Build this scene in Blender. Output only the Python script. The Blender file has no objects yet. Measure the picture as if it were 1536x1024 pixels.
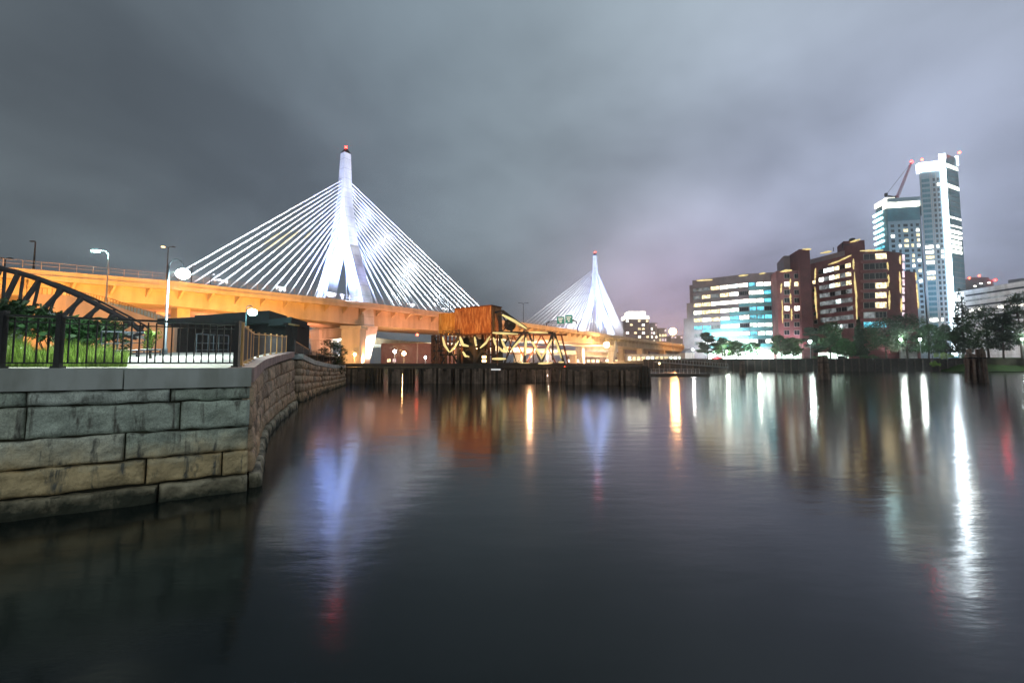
import bpy, math, random
from mathutils import Vector, Matrix, noise
R = math.radians
random.seed(7)
sc = bpy.context.scene
col = sc.collection

# ------------------------------------------------------------------ camera model
F = 700.0; TH = R(3.9); CT, ST = math.cos(TH), math.sin(TH); PPY = 545 - F*math.tan(TH); CH = 3.0
cam = bpy.data.objects.new('camera', bpy.data.cameras.new('camera')); col.objects.link(cam)
cam.location = (0, 0, CH); cam.rotation_euler = (R(90)+TH, 0, 0)
cam.data.sensor_width = 36; cam.data.lens = F*36/1536; cam.data.clip_end = 6000; cam.data.clip_start = .05
cam.data.shift_y = -(512-PPY)/1536
sc.camera = cam
def W(px, py, Y):
    """world point seen at photo pixel (px,py) at distance Y"""
    u = (px-768)/F; v = (PPY-py)/F; t = Y/(CT - v*ST)
    return Vector((u*t, Y, CH + (ST+v*CT)*t))
def Z(py, Y): return W(768, py, Y).z

# ------------------------------------------------------------------ materials
MATS = {}
def mat(name, color=(.5,.5,.5), rough=.7, metal=0., emit=None, es=0., noise_amt=.25, scale=1., bump=.0, island=0., trans=None, col2=None, alpha=None, bscale=None):
    if name in MATS: return MATS[name]
    m = bpy.data.materials.new(name); m.use_nodes = True; nt = m.node_tree; n = nt.nodes; l = nt.links
    b = n['Principled BSDF']; b.inputs['Roughness'].default_value = rough; b.inputs['Metallic'].default_value = metal
    tc = n.new('ShaderNodeTexCoord'); ns = n.new('ShaderNodeTexNoise'); ns.inputs['Scale'].default_value = scale; ns.inputs['Detail'].default_value = 6; ns.inputs['Roughness'].default_value = .62
    l.new(tc.outputs['Object'], ns.inputs['Vector'])
    rp = n.new('ShaderNodeValToRGB'); l.new(ns.outputs['Fac'], rp.inputs['Fac'])
    a = tuple(c*(1-noise_amt) for c in color); c2 = col2 or tuple(min(1, c*(1+noise_amt)) for c in color)
    rp.color_ramp.elements[0].position = .32; rp.color_ramp.elements[0].color = (*a, 1)
    rp.color_ramp.elements[1].position = .68; rp.color_ramp.elements[1].color = (*c2, 1)
    out = rp.outputs['Color']
    if island:
        g = n.new('ShaderNodeNewGeometry'); h = n.new('ShaderNodeHueSaturation')
        mr = n.new('ShaderNodeMapRange'); mr.inputs['To Min'].default_value = 1-island; mr.inputs['To Max'].default_value = 1+island
        l.new(g.outputs['Random Per Island'], mr.inputs['Value']); l.new(mr.outputs['Result'], h.inputs['Value']); l.new(out, h.inputs['Color']); out = h.outputs['Color']
    l.new(out, b.inputs['Base Color'])
    if bump:
        bp = n.new('ShaderNodeBump'); bp.inputs['Strength'].default_value = bump; bp.inputs['Distance'].default_value = .05
        n2 = n.new('ShaderNodeTexNoise'); n2.inputs['Scale'].default_value = bscale or scale*4; n2.inputs['Detail'].default_value = 8
        l.new(tc.outputs['Object'], n2.inputs['Vector']); l.new(n2.outputs['Fac'], bp.inputs['Height']); l.new(bp.outputs['Normal'], b.inputs['Normal'])
    if emit:
        b.inputs['Emission Color'].default_value = (*emit, 1); b.inputs['Emission Strength'].default_value = es
    if trans: b.inputs['Transmission Weight'].default_value = trans
    MATS[name] = m; return m
def litwin(name, c, s, var=.5, sc_=.5):
    """a lit interior seen through a window: brightness differs from room to room"""
    m = mat(name, (.1,.1,.1), .15, emit=c, es=s)
    nt = m.node_tree; n = nt.nodes; l = nt.links; b = n['Principled BSDF']
    tc = n.new('ShaderNodeTexCoord'); v = n.new('ShaderNodeTexNoise'); v.inputs['Scale'].default_value = sc_; v.inputs['Detail'].default_value = 2
    l.new(tc.outputs['Object'], v.inputs['Vector'])
    mr = n.new('ShaderNodeMapRange'); mr.inputs['From Min'].default_value = .3; mr.inputs['From Max'].default_value = .7
    mr.inputs['To Min'].default_value = s*(1-var); mr.inputs['To Max'].default_value = s*(1+var)
    l.new(v.outputs['Fac'], mr.inputs['Value']); l.new(mr.outputs['Result'], b.inputs['Emission Strength'])
    return m
M = dict(
 concrete = mat('concrete', (.62,.66,.66), .8, noise_amt=.15, scale=.35, bump=.2),
 deck = mat('deck_concrete', (.60,.50,.38), .75, noise_amt=.12, scale=.15, bump=.15),
 white_conc = mat('white_concrete', (.72,.72,.72), .65, noise_amt=.08, scale=.2),
 cable = mat('cable_white', (.85,.86,.88), .5, noise_amt=.03),
 steel = mat('dark_steel', (.035,.03,.03), .55, .3, noise_amt=.4, scale=2, bump=.2),
 rust = mat('rusty_steel', (.34,.14,.05), .85, noise_amt=.55, scale=.9, bump=.5, col2=(.55,.27,.10)),
 rustm = mat('rusty_member', (.13,.05,.028), .8, noise_amt=.5, scale=1.5, bump=.3, col2=(.28,.11,.05)),
 black = mat('black_paint', (.012,.013,.016), .35, noise_amt=.2, scale=4),
 truss = mat('dark_truss_paint', (.03,.028,.035), .5, noise_amt=.3, scale=2),
 galvd = mat('dull_galvanised', (.045,.06,.075), .5, .4, noise_amt=.2, scale=3),
 galv = mat('galvanised', (.33,.36,.38), .4, .6, noise_amt=.15, scale=3),
 timber = mat('wet_timber', (.035,.028,.024), .6, noise_amt=.5, scale=1.3, bump=.5, island=.35),
 brick = mat('brick', (.36,.14,.155), .85, noise_amt=.2, scale=.25, bump=.2),
 brickd = mat('dark_brick', (.20,.07,.075), .85, noise_amt=.2, scale=.25, bump=.2),
 pinkst = mat('pink_stone', (.42,.33,.35), .8, noise_amt=.15, scale=.3),
 turq = mat('turquoise_glass', (.30,.72,.78), .25, .2, noise_amt=.15, scale=.15),
 spand = mat('grey_spandrel', (.24,.27,.31), .4, .2, noise_amt=.15, scale=.2),
 dglass = mat('dark_glass', (.018,.022,.03), .08, .0, noise_amt=.3, scale=.3),
 tealglass = mat('teal_glass', (.06,.21,.27), .35, .1, noise_amt=.3, scale=.12),
 paleclad = mat('pale_cladding', (.32,.42,.49), .5, noise_amt=.1, scale=.2),
 frame = mat('window_frame', (.55,.52,.5), .5, noise_amt=.05),
 paving = mat('paving', (.52,.52,.5), .8, noise_amt=.12, scale=.8, bump=.2),
 soil = mat('earth', (.09,.085,.06), .95, noise_amt=.35, scale=.2, bump=.4),
 lawn = mat('lawn', (.045,.09,.02), .95, noise_amt=.45, scale=.35, bump=.6),
 leaf = mat('leaf', (.024,.065,.02), .6, noise_amt=.45, scale=.6, island=.35),
 leafg = mat('leaf_green', (.035,.11,.03), .6, noise_amt=.4, scale=.6, island=.35),
 leafn = mat('needle_leaf', (.016,.036,.018), .65, noise_amt=.4, scale=.6, island=.3),
 grassb = mat('grass_blade', (.27,.44,.08), .6, noise_amt=.4, scale=1.2, island=.35),
 bark = mat('bark', (.05,.038,.03), .9, noise_amt=.4, scale=3, bump=.6),
 ysign = mat('green_sign', (.0,.22,.15), .5, noise_amt=.08, emit=(.0,.35,.25), es=.35),
 signw = mat('sign_white', (.8,.8,.8), .5, noise_amt=.02, emit=(1,1,1), es=.5),
 strip = litwin('glow_strip', (1,.78,.30), 1.0, .25, .6),  # self-glowing yellow for the added highlight streaks
 stripw = litwin('white_light_strip', (1,.93,.9), 1.6, .4, .3),
 planks = mat('weathered_planks', (.15,.105,.085), .8, noise_amt=.5, scale=1.2, bump=.5, island=.5),
 goldrail = mat('brass_rail', (.46,.28,.11), .45, .4, noise_amt=.2, scale=2),
 red = mat('red_lamp', (.2,.02,.02), .4, emit=(1,.08,.04), es=14),
 redb = mat('red_beacon', (.2,.02,.02), .4, emit=(1,.006,.004), es=110),
 lampw = mat('lamp_white', (.8,.8,.8), .4, emit=(.85,1,.98), es=60),
 lampt = mat('lamp_teal', (.8,.8,.8), .4, emit=(.45,1,.92), es=40),
 lampo = mat('lamp_orange', (.8,.6,.4), .4, emit=(1,.55,.2), es=60),
 lampy = mat('lamp_amber', (.8,.6,.4), .4, emit=(1,.7,.3), es=6),
 wwarm = litwin('window_warm', (1,.80,.45), 1.9, .8, 1.2),
 wwhite = litwin('window_white', (1,.97,.85), 4.2, .85, 1.3),
 wcool = litwin('window_cool', (.85,1,1), 2.4, .6),
 wcyan = litwin('window_cyan', (.15,.72,.9), 1.3, .7),
 wcream = litwin('window_cream', (.75,.98,.82), 2.8, .8, 1.),
 wdim = litwin('window_dim', (.55,.6,.62), .30, .9),
 wpink = litwin('window_pinkish', (1,.75,.85), 1.4, .5),
 lobby = litwin('lobby_light', (.9,1,.9), 7, .6),
 crown2 = litwin('crown_light_dim', (.82,.93,1), 7, .3),
 crown = litwin('crown_light', (.82,.93,1), 20, .2),
 bandw = litwin('band_light', (1,.97,.8), 3.0, .6, .3),
 slabw = litwin('slab_light', (.65,1,1), 6, .4, .3),
)

def streaky(name, a, c, d):
    m = mat(name, a, .8, noise_amt=.3, scale=1.2, bump=.4)
    nt = m.node_tree; n = nt.nodes; l = nt.links; b = n['Principled BSDF']; tc = n.new('ShaderNodeTexCoord')
    mp = n.new('ShaderNodeMapping'); mp.inputs['Scale'].default_value = (2.6,2.6,.35); l.new(tc.outputs['Object'], mp.inputs[0])
    q = n.new('ShaderNodeTexNoise'); q.inputs['Scale'].default_value = 1.6; q.inputs['Detail'].default_value = 7; q.inputs['Roughness'].default_value = .7; l.new(mp.outputs[0], q.inputs['Vector'])
    r = n.new('ShaderNodeValToRGB'); l.new(q.outputs['Fac'], r.inputs['Fac']); e = r.color_ramp.elements
    e[0].position = .36; e[0].color = (*a,1); e[1].position = .66; e[1].color = (*d,1); k = e.new(.5); k.color = (*c,1)
    l.new(r.outputs['Color'], b.inputs['Base Color']); return m
M['rust'] = streaky('rusty_plate', (.20,.06,.02), (.45,.16,.045), (.75,.45,.20))
M['rusty2'] = streaky('ochre_rusty_plate', (.40,.15,.03), (.70,.33,.06), (.85,.60,.22))
def overlay(m, build):
    nt = m.node_tree; n = nt.nodes; l = nt.links; b = n['Principled BSDF']; src = b.inputs['Base Color'].links[0].from_socket
    g = n.new('ShaderNodeNewGeometry'); f = build(n, l, g.outputs['Position'])
    q = n.new('ShaderNodeMix'); q.data_type = 'RGBA'; q.blend_type = 'MULTIPLY'; q.inputs[0].default_value = 1
    l.new(src, q.inputs['A']); l.new(f, q.inputs['B']); l.new(q.outputs['Result'], b.inputs['Base Color'])
def vstreak(sc_, zs, lo, det=6):
    def f(n, l, pos):
        k = n.new('ShaderNodeMapping'); k.inputs['Scale'].default_value = (1,1,zs); l.new(pos, k.inputs[0])
        q = n.new('ShaderNodeTexNoise'); q.inputs['Scale'].default_value = sc_; q.inputs['Detail'].default_value = det; l.new(k.outputs[0], q.inputs['Vector'])
        r = n.new('ShaderNodeValToRGB'); r.color_ramp.elements[0].position = .34; r.color_ramp.elements[0].color = (lo,lo,lo*.95,1); r.color_ramp.elements[1].position = .58; l.new(q.outputs['Fac'], r.inputs['Fac']); return r.outputs['Color']
    return f
def hlines(period, width, lo):
    def f(n, l, pos):
        sx = n.new('ShaderNodeSeparateXYZ'); l.new(pos, sx.inputs[0])
        d = n.new('ShaderNodeMath'); d.operation = 'DIVIDE'; d.inputs[1].default_value = period; l.new(sx.outputs['Z'], d.inputs[0])
        fr_ = n.new('ShaderNodeMath'); fr_.operation = 'FRACT'; l.new(d.outputs[0], fr_.inputs[0])
        gt = n.new('ShaderNodeMath'); gt.operation = 'GREATER_THAN'; gt.inputs[1].default_value = width/period; l.new(fr_.outputs[0], gt.inputs[0])
        mr = n.new('ShaderNodeMapRange'); mr.inputs['To Min'].default_value = lo; l.new(gt.outputs[0], mr.inputs['Value']); return mr.outputs['Result']
    return f
overlay(M['deck'], vstreak(.5, .12, .8)); overlay(M['white_conc'], vstreak(.35, .2, .72)); overlay(M['white_conc'], hlines(4.2, .18, .6)); overlay(M['concrete'], vstreak(2.2, .3, .72))
overlay(M['brick'], vstreak(.3, .5, .75))
# ------------------------------------------------------------------ mesh builder
class MB:
    def __init__(s): s.v = []; s.f = []; s.m = []
    def quad(s, a, b, c, d, mi=0):
        i = len(s.v); s.v += [tuple(a), tuple(b), tuple(c), tuple(d)]; s.f.append((i, i+1, i+2, i+3)); s.m.append(mi)
    def hexa(s, p, mi=0):
        i = len(s.v); s.v += [tuple(q) for q in p]
        for f in ((0,3,2,1),(4,5,6,7),(0,1,5,4),(1,2,6,5),(2,3,7,6),(3,0,4,7)): s.f.append(tuple(i+k for k in f)); s.m.append(mi)
    def box(s, x0, x1, y0, y1, z0, z1, mi=0):
        s.hexa([(x0,y0,z0),(x1,y0,z0),(x1,y1,z0),(x0,y1,z0),(x0,y0,z1),(x1,y0,z1),(x1,y1,z1),(x0,y1,z1)], mi)
    def prism(s, pts, z0, z1, mi=0):
        """pts counter-clockwise plan polygon"""
        n = len(pts); i = len(s.v)
        zz0 = z0 if hasattr(z0, '__len__') else [z0]*n; zz1 = z1 if hasattr(z1, '__len__') else [z1]*n
        s.v += [(p[0],p[1],zz0[k]) for k, p in enumerate(pts)] + [(p[0],p[1],zz1[k]) for k, p in enumerate(pts)]
        s.f.append(tuple(i+k for k in reversed(range(n)))); s.m.append(mi)
        s.f.append(tuple(i+n+k for k in range(n))); s.m.append(mi)
        for k in range(n): s.f.append((i+k, i+(k+1)%n, i+n+(k+1)%n, i+n+k)); s.m.append(mi)
    def bar(s, a, b, w, h=None, mi=0, up=(0,0,1)):
        a = Vector(a); b = Vector(b); d = (b-a).normalized(); up = Vector(up)
        if abs(d.dot(up)) > .98: up = Vector((0,1,0))
        x = d.cross(up).normalized(); y = x.cross(d).normalized(); h = h or w; x = x*w/2; y = y*h/2
        s.hexa([a-x-y, a+x-y, a+x+y, a-x+y, b-x-y, b+x-y, b+x+y, b-x+y], mi)
    def tube(s, pts, rs, n=8, mi=0, cap=True):
        pts = [Vector(p) for p in pts]
        if not hasattr(rs, '__len__'): rs = [rs]*len(pts)
        base = len(s.v); prev = None
        for k, p in enumerate(pts):
            d = ((pts[min(k+1, len(pts)-1)]-pts[max(k-1, 0)])).normalized()
            if prev is None:
                x = d.cross(Vector((0,0,1)))
                if x.length < .05: x = d.cross(Vector((0,1,0)))
            else: x = prev - d*prev.dot(d)
            x.normalize(); prev = x; y = d.cross(x)
            for j in range(n):
                a = 2*math.pi*j/n; s.v.append(tuple(p + (x*math.cos(a)+y*math.sin(a))*rs[k]))
        for k in range(len(pts)-1):
            for j in range(n):
                s.f.append((base+k*n+j, base+k*n+(j+1)%n, base+(k+1)*n+(j+1)%n, base+(k+1)*n+j)); s.m.append(mi)
        if cap:
            s.f.append(tuple(base+j for j in reversed(range(n)))); s.m.append(mi)
            s.f.append(tuple(base+(len(pts)-1)*n+j for j in range(n))); s.m.append(mi)
    def ball(s, c, r, n=10, mi=0, sz=1.):
        pts = []; rs = []
        for k in range(n+1):
            a = math.pi*k/n; pts.append((c[0], c[1], c[2]-math.cos(a)*r*sz)); rs.append(max(.001, math.sin(a)*r))
        s.tube(pts, rs, n, mi)
    def build(s, name, m, parent=None, smooth=False, loc=None):
        me = bpy.data.meshes.new(name)
        o = bpy.data.objects.new(name, me); col.objects.link(o)
        if parent is not None:
            o.parent = parent; off = Vector(parent['org']) if 'org' in parent else Vector((0,0,0)); o['org'] = off
        else:
            off = Vector(loc) if loc else Vector((0,0,0)); o.location = off
            if loc: o['org'] = off
        me.from_pydata([(v[0]-off.x, v[1]-off.y, v[2]-off.z) for v in s.v], [], s.f)
        for mm in (m if isinstance(m, (list, tuple)) else [m]): me.materials.append(mm)
        if any(s.m): me.polygons.foreach_set('material_index', s.m)
        if smooth: me.polygons.foreach_set('use_smooth', [True]*len(s.f))
        me.update(); return o
def tag(o, label=None, cat=None, group=None, kind=None):
    for k, v in (('label', label), ('category', cat), ('group', group), ('kind', kind)):
        if v: o[k] = v
    return o
def empty(name, loc, label, cat, group=None):
    o = bpy.data.objects.new(name, None); col.objects.link(o); o.location = loc; o['org'] = Vector(loc); o.empty_display_size = .3
    return tag(o, label, cat, group)
def copy_tree(o, parent=None):
    c = o.copy(); col.objects.link(c)
    if parent: c.parent = parent
    for ch in list(o.children): copy_tree(ch, c)
    return c
def part(name, m, parent, fn, smooth=False):
    b = MB(); fn(b); return b.build(name, m, parent, smooth)
def aim(name, typ, loc, target, power, color, angle=60, blend=.6, radius=.3):
    d = bpy.data.lights.new(name, typ); d.energy = power; d.color = color
    if typ == 'SPOT': d.spot_size = R(angle); d.spot_blend = blend
    d.shadow_soft_size = radius
    o = bpy.data.objects.new(name, d); col.objects.link(o); o.location = loc
    o.rotation_euler = (Vector(target)-Vector(loc)).to_track_quat('-Z', 'Y').to_euler(); return o
def interp(tab, x):
    if x <= tab[0][0]: return tab[0][1]
    for (a, b), (c, d) in zip(tab, tab[1:]):
        if x <= c: return b + (d-b)*(x-a)/(c-a)
    return tab[-1][1]

# ------------------------------------------------------------------ sky and sun
w = bpy.data.worlds.new('World'); sc.world = w; w.use_nodes = True
nt = w.node_tree; n = nt.nodes; l = nt.links; bg = n['Background']
def math_(op, a, b=None, c=None):
    x = n.new('ShaderNodeMath'); x.operation = op
    for i, q in enumerate((a, b, c)):
        if q is None: continue
        if isinstance(q, (int, float)): x.inputs[i].default_value = q
        else: l.new(q, x.inputs[i])
    return x.outputs[0]
tc = n.new('ShaderNodeTexCoord'); nrm = n.new('ShaderNodeVectorMath'); nrm.operation = 'NORMALIZE'; l.new(tc.outputs['Generated'], nrm.inputs[0]); D_ = nrm.outputs[0]
sx = n.new('ShaderNodeSeparateXYZ'); l.new(D_, sx.inputs[0])
zz = math_('ADD', math_('MAXIMUM', sx.outputs['Z'], 0.), .22)
cx = n.new('ShaderNodeCombineXYZ'); l.new(math_('DIVIDE', sx.outputs['X'], zz), cx.inputs[0]); l.new(math_('DIVIDE', sx.outputs['Y'], zz), cx.inputs[1])
ns = n.new('ShaderNodeTexNoise'); ns.inputs['Scale'].default_value = 1.0; ns.inputs['Detail'].default_value = 6; ns.inputs['Roughness'].default_value = .48; ns.inputs['Distortion'].default_value = .25
cm = n.new('ShaderNodeMapping'); cm.inputs['Rotation'].default_value = (0,0,R(38)); cm.inputs['Scale'].default_value = (1.05,.8,1); cm.inputs['Location'].default_value = (2.4,1.2,0); l.new(cx.outputs[0], cm.inputs[0]); l.new(cm.outputs[0], ns.inputs['Vector'])
rp = n.new('ShaderNodeValToRGB'); l.new(ns.outputs['Fac'], rp.inputs['Fac'])
rp.color_ramp.elements[0].position = .34; rp.color_ramp.elements[0].color = (.070,.083,.096,1)
rp.color_ramp.elements[1].position = .66; rp.color_ramp.elements[1].color = (.155,.185,.205,1)
cur = rp.outputs['Color']
def glow(px, py, k, c): glow_dir(W(px, py, 100)-Vector((0,0,CH)), k, c)
def glow_dir(g, k, c):
    global cur
    g = g.normalized()
    dt = n.new('ShaderNodeVectorMath'); dt.operation = 'DOT_PRODUCT'; l.new(D_, dt.inputs[0]); dt.inputs[1].default_value = g
    p = math_('POWER', math_('MAXIMUM', dt.outputs['Value'], 0.), k)
    p2 = math_('MULTIPLY', p, math_('ADD', math_('MULTIPLY', ns.outputs['Fac'], 2.0), 0.))
    mx = n.new('ShaderNodeMix'); mx.data_type = 'RGBA'; mx.blend_type = 'ADD'; mx.inputs[0].default_value = 1
    sc_ = n.new('ShaderNodeVectorMath'); sc_.operation = 'SCALE'; sc_.inputs[0].default_value = c; l.new(p2, sc_.inputs['Scale'])
    l.new(cur, mx.inputs['A']); l.new(sc_.outputs[0], mx.inputs['B']); cur = mx.outputs['Result']
glow(1170, 170, 8, (.20,.23,.245))
glow(720, -80, 6, (.055,.08,.105))
glow_dir(Vector((.1,-1,.35)), 2.5, (.34,.38,.35))  # unseen glow added behind the camera, brightens surfaces facing it
glow(1330, 330, 14, (.14,.14,.27))
glow(1010, 510, 45, (.22,.075,.15))
glow(500, 330, 30, (.03,.035,.05))
sky = n.new('ShaderNodeTexSky'); sky.sky_type = 'NISHITA'; sky.sun_disc = False; sky.sun_elevation = R(2); sky.sun_rotation = R(200)
mx = n.new('ShaderNodeMix'); mx.data_type = 'RGBA'; mx.blend_type = 'ADD'; mx.inputs[0].default_value = .004
l.new(cur, mx.inputs['A']); l.new(sky.outputs[0], mx.inputs['B']); l.new(mx.outputs['Result'], bg.inputs['Color']); bg.inputs['Strength'].default_value = 1
sd = bpy.data.lights.new('sun', 'SUN'); sd.energy = .05; sd.angle = R(12); sd.color = (1,.93,.85); so = bpy.data.objects.new('sun', sd); col.objects.link(so); so.rotation_euler = (R(50), 0, R(20))

# ------------------------------------------------------------------ water and land
wm = bpy.data.materials.new('river_water'); wm.use_nodes = True; nt2 = wm.node_tree; nn = nt2.nodes; ll = nt2.links
b = nn['Principled BSDF']; b.inputs['Base Color'].default_value = (.008,.014,.014,1); b.inputs['Roughness'].default_value = .13; b.inputs['IOR'].default_value = 1.33
t2 = nn.new('ShaderNodeTexCoord'); mp = nn.new('ShaderNodeMapping'); mp.inputs['Scale'].default_value = (.5, 1.1, 1); ll.new(t2.outputs['Object'], mp.inputs[0])
n1 = nn.new('ShaderNodeTexNoise'); n1.inputs['Scale'].default_value = .9; n1.inputs['Detail'].default_value = 5; n1.inputs['Roughness'].default_value = .55; ll.new(mp.outputs[0], n1.inputs['Vector'])
bp = nn.new('ShaderNodeBump'); bp.inputs['Strength'].default_value = .10; bp.inputs['Distance'].default_value = .12
ll.new(n1.outputs['Fac'], bp.inputs['Height']); ll.new(bp.outputs['Normal'], b.inputs['Normal'])
q = MB(); q.quad((-2500,-300,0),(2500,-300,0),(2500,3500,0),(-2500,3500,0)); tag(q.build('river_water', wm), kind='structure')

# edge of the near quay (plan x, y, coping height)
EDGE = [(-30,-3.9,2.9),(-6.4,11.5,2.9),(-10.2,19.2,3.16),(-12.2,24.3,3.42),(-15.1,32.3,3.8)]
EDGE2 = [(-16.6,37.0,3.75),(-18.6,44,3.3),(-21,55,2.85),(-23.5,66,2.8)]
PZ = [(11.5,2.885),(19.2,3.14),(24.3,3.40),(32.3,3.78),(60,3.9),(80,3.2),(200,3.0)]
def ex(y):
    pts = [(p[1], p[0]) for p in EDGE]+[(37.0,-16.6),(44,-18.6),(55,-21),(66,-23.5),(90,-36),(150,-60)]
    return interp(pts, y)
def plaza(b):
    ys = [-3.5, 3, 8, 11.4, 12.5, 15, 19.2, 22, 24.3, 28, 32, 36, 44, 55, 66, 90, 150]
    for y0, y1 in zip(ys, ys[1:]):
        z0, z1 = interp(PZ, y0)-.01, interp(PZ, y1)-.01
        b.quad((-400,y0,z0), (ex(y0)-.35,y0,z0), (ex(y1)-.35,y1,z1), (-400,y1,z1))
tag(part('pavement', M['paving'], None, plaza), kind='structure')
def land(b):
    pts = [(-400,150),(-60,150),(-10,165),(30,235),(90,235),(170,235),(1500,235),(2500,3500),(-2500,3500)]
    b.prism(pts, -1, 2.6)
tag(part('ground', M['soil'], None, land), kind='structure')
BK = [(79,192),(158,176),(182,171),(214,165),(330,150)]        # right embankment front line
def rbank(b):
    b.prism([(79,192.4),(158,176.4),(182,171.4),(214,172),(330,160),(330,420),(79,420)], -1, 4.70)
tag(part('riverbank', M['soil'], None, rbank), kind='structure')
def rlawn(b):
    b.quad((165,164,.2),(330,146,.2),(330,182,5.3),(172,182,5.3)); b.quad((165,164,.2),(172,182,5.3),(168,182,4.6),(160,175,.1))
tag(part('grass_bank', M['lawn'], None, rlawn), kind='structure')
def prom(b):
    b.quad((79,192.5,4.72),(158,176.5,4.72),(168,190,4.72),(79,214,4.72))
tag(part('promenade', M['paving'], None, prom), kind='structure')

def along(pts, s):
    for i in range(len(pts)-1):
        a = Vector(pts[i]); c = Vector(pts[i+1]); L = (c-a).length
        if s <= L or i == len(pts)-2: return a+(c-a)*(s/L)
        s -= L
def plen(pts): return sum((Vector(pts[i+1])-Vector(pts[i])).length for i in range(len(pts)-1))

# ------------------------------------------------------------------ stone quay wall
def stones(b, p0, p1, zt0, zt1, courses, lens, rnd, batter=.10, cell=.055, rough=.02, proud=.0):
    a = Vector((p0[0], p0[1])); c = Vector((p1[0], p1[1])); L = (c-a).length; d = (c-a)/L; nv = Vector((d.y, -d.x))
    zlist = courses
    for ci, (f0, f1) in enumerate(zlist):
        x = -rnd.random()*lens[0]*.6
        while x < L:
            ln = rnd.uniform(*lens)*(1.2 if f1-f0 > .12 else 1); x1 = min(x+ln, L)
            if L-x1 < .35: x1 = L
            xs = max(x, 0)
            g = rnd.uniform(.006, .022); off = rnd.uniform(-.04, .04)+proud; tilt = rnd.uniform(-.025, .025)
            nx = max(2, int((x1-xs)/cell)); nz = max(2, int((f1-f0)*3/cell)); base = len(b.v); sd_ = rnd.random()*100
            for j in range(nz+1):
                for i in range(nx+1):
                    s_ = xs+g + (x1-xs-2*g)*i/nx; top = zt0+(zt1-zt0)*s_/L
                    fr = f0+(f1-f0)*j/nz; z = top*fr
                    z += (g if j == 0 else (-g if j == nz else 0))
                    e = min(i, nx-i)/nx*(x1-xs); ez = min(j, nz-j)/nz*(f1-f0)*3; ed = min(e, ez)
                    rd = .05*max(0, 1-ed/.06)**2
                    nz_ = noise.noise(Vector((s_*2.1+sd_, z*2.4, sd_)))*rough*2.2 + noise.noise(Vector((s_*6+sd_, z*7, sd_)))*rough*1.3 - max(0, noise.noise(Vector((s_*3.1+sd_, z*3.3, 9+sd_)))-.25)*.12
                    edge = noise.noise(Vector((s_*3, z*3+sd_, 5)))*.04 if (j in (0, nz)) else 0
                    o_ = off + nz_ - rd + tilt*(s_-xs) + (1-fr)*batter*top/3*1.5
                    P = a + d*s_ + nv*o_
                    b.v.append((P.x, P.y, z+edge))
            for j in range(nz):
                for i in range(nx):
                    k = base+j*(nx+1)+i; b.f.append((k, k+1, k+nx+2, k+nx+1)); b.m.append(0)
            # edges going back into the joint
            ring = [base+i for i in range(nx+1)]+[base+j*(nx+1)+nx for j in range(1, nz+1)]+[base+nz*(nx+1)+i for i in range(nx-1, -1, -1)]+[base+j*(nx+1) for j in range(nz-1, 0, -1)]
            bk = len(b.v)
            for r_ in ring:
                v = b.v[r_]; b.v.append((v[0]-nv.x*.22, v[1]-nv.y*.22, v[2]))
            for q_ in range(len(ring)):
                b.f.append((ring[q_], bk+q_, bk+(q_+1)%len(ring), ring[(q_+1)%len(ring)])); b.m.append(0)
            x = x1
            if x >= L: break
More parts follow.
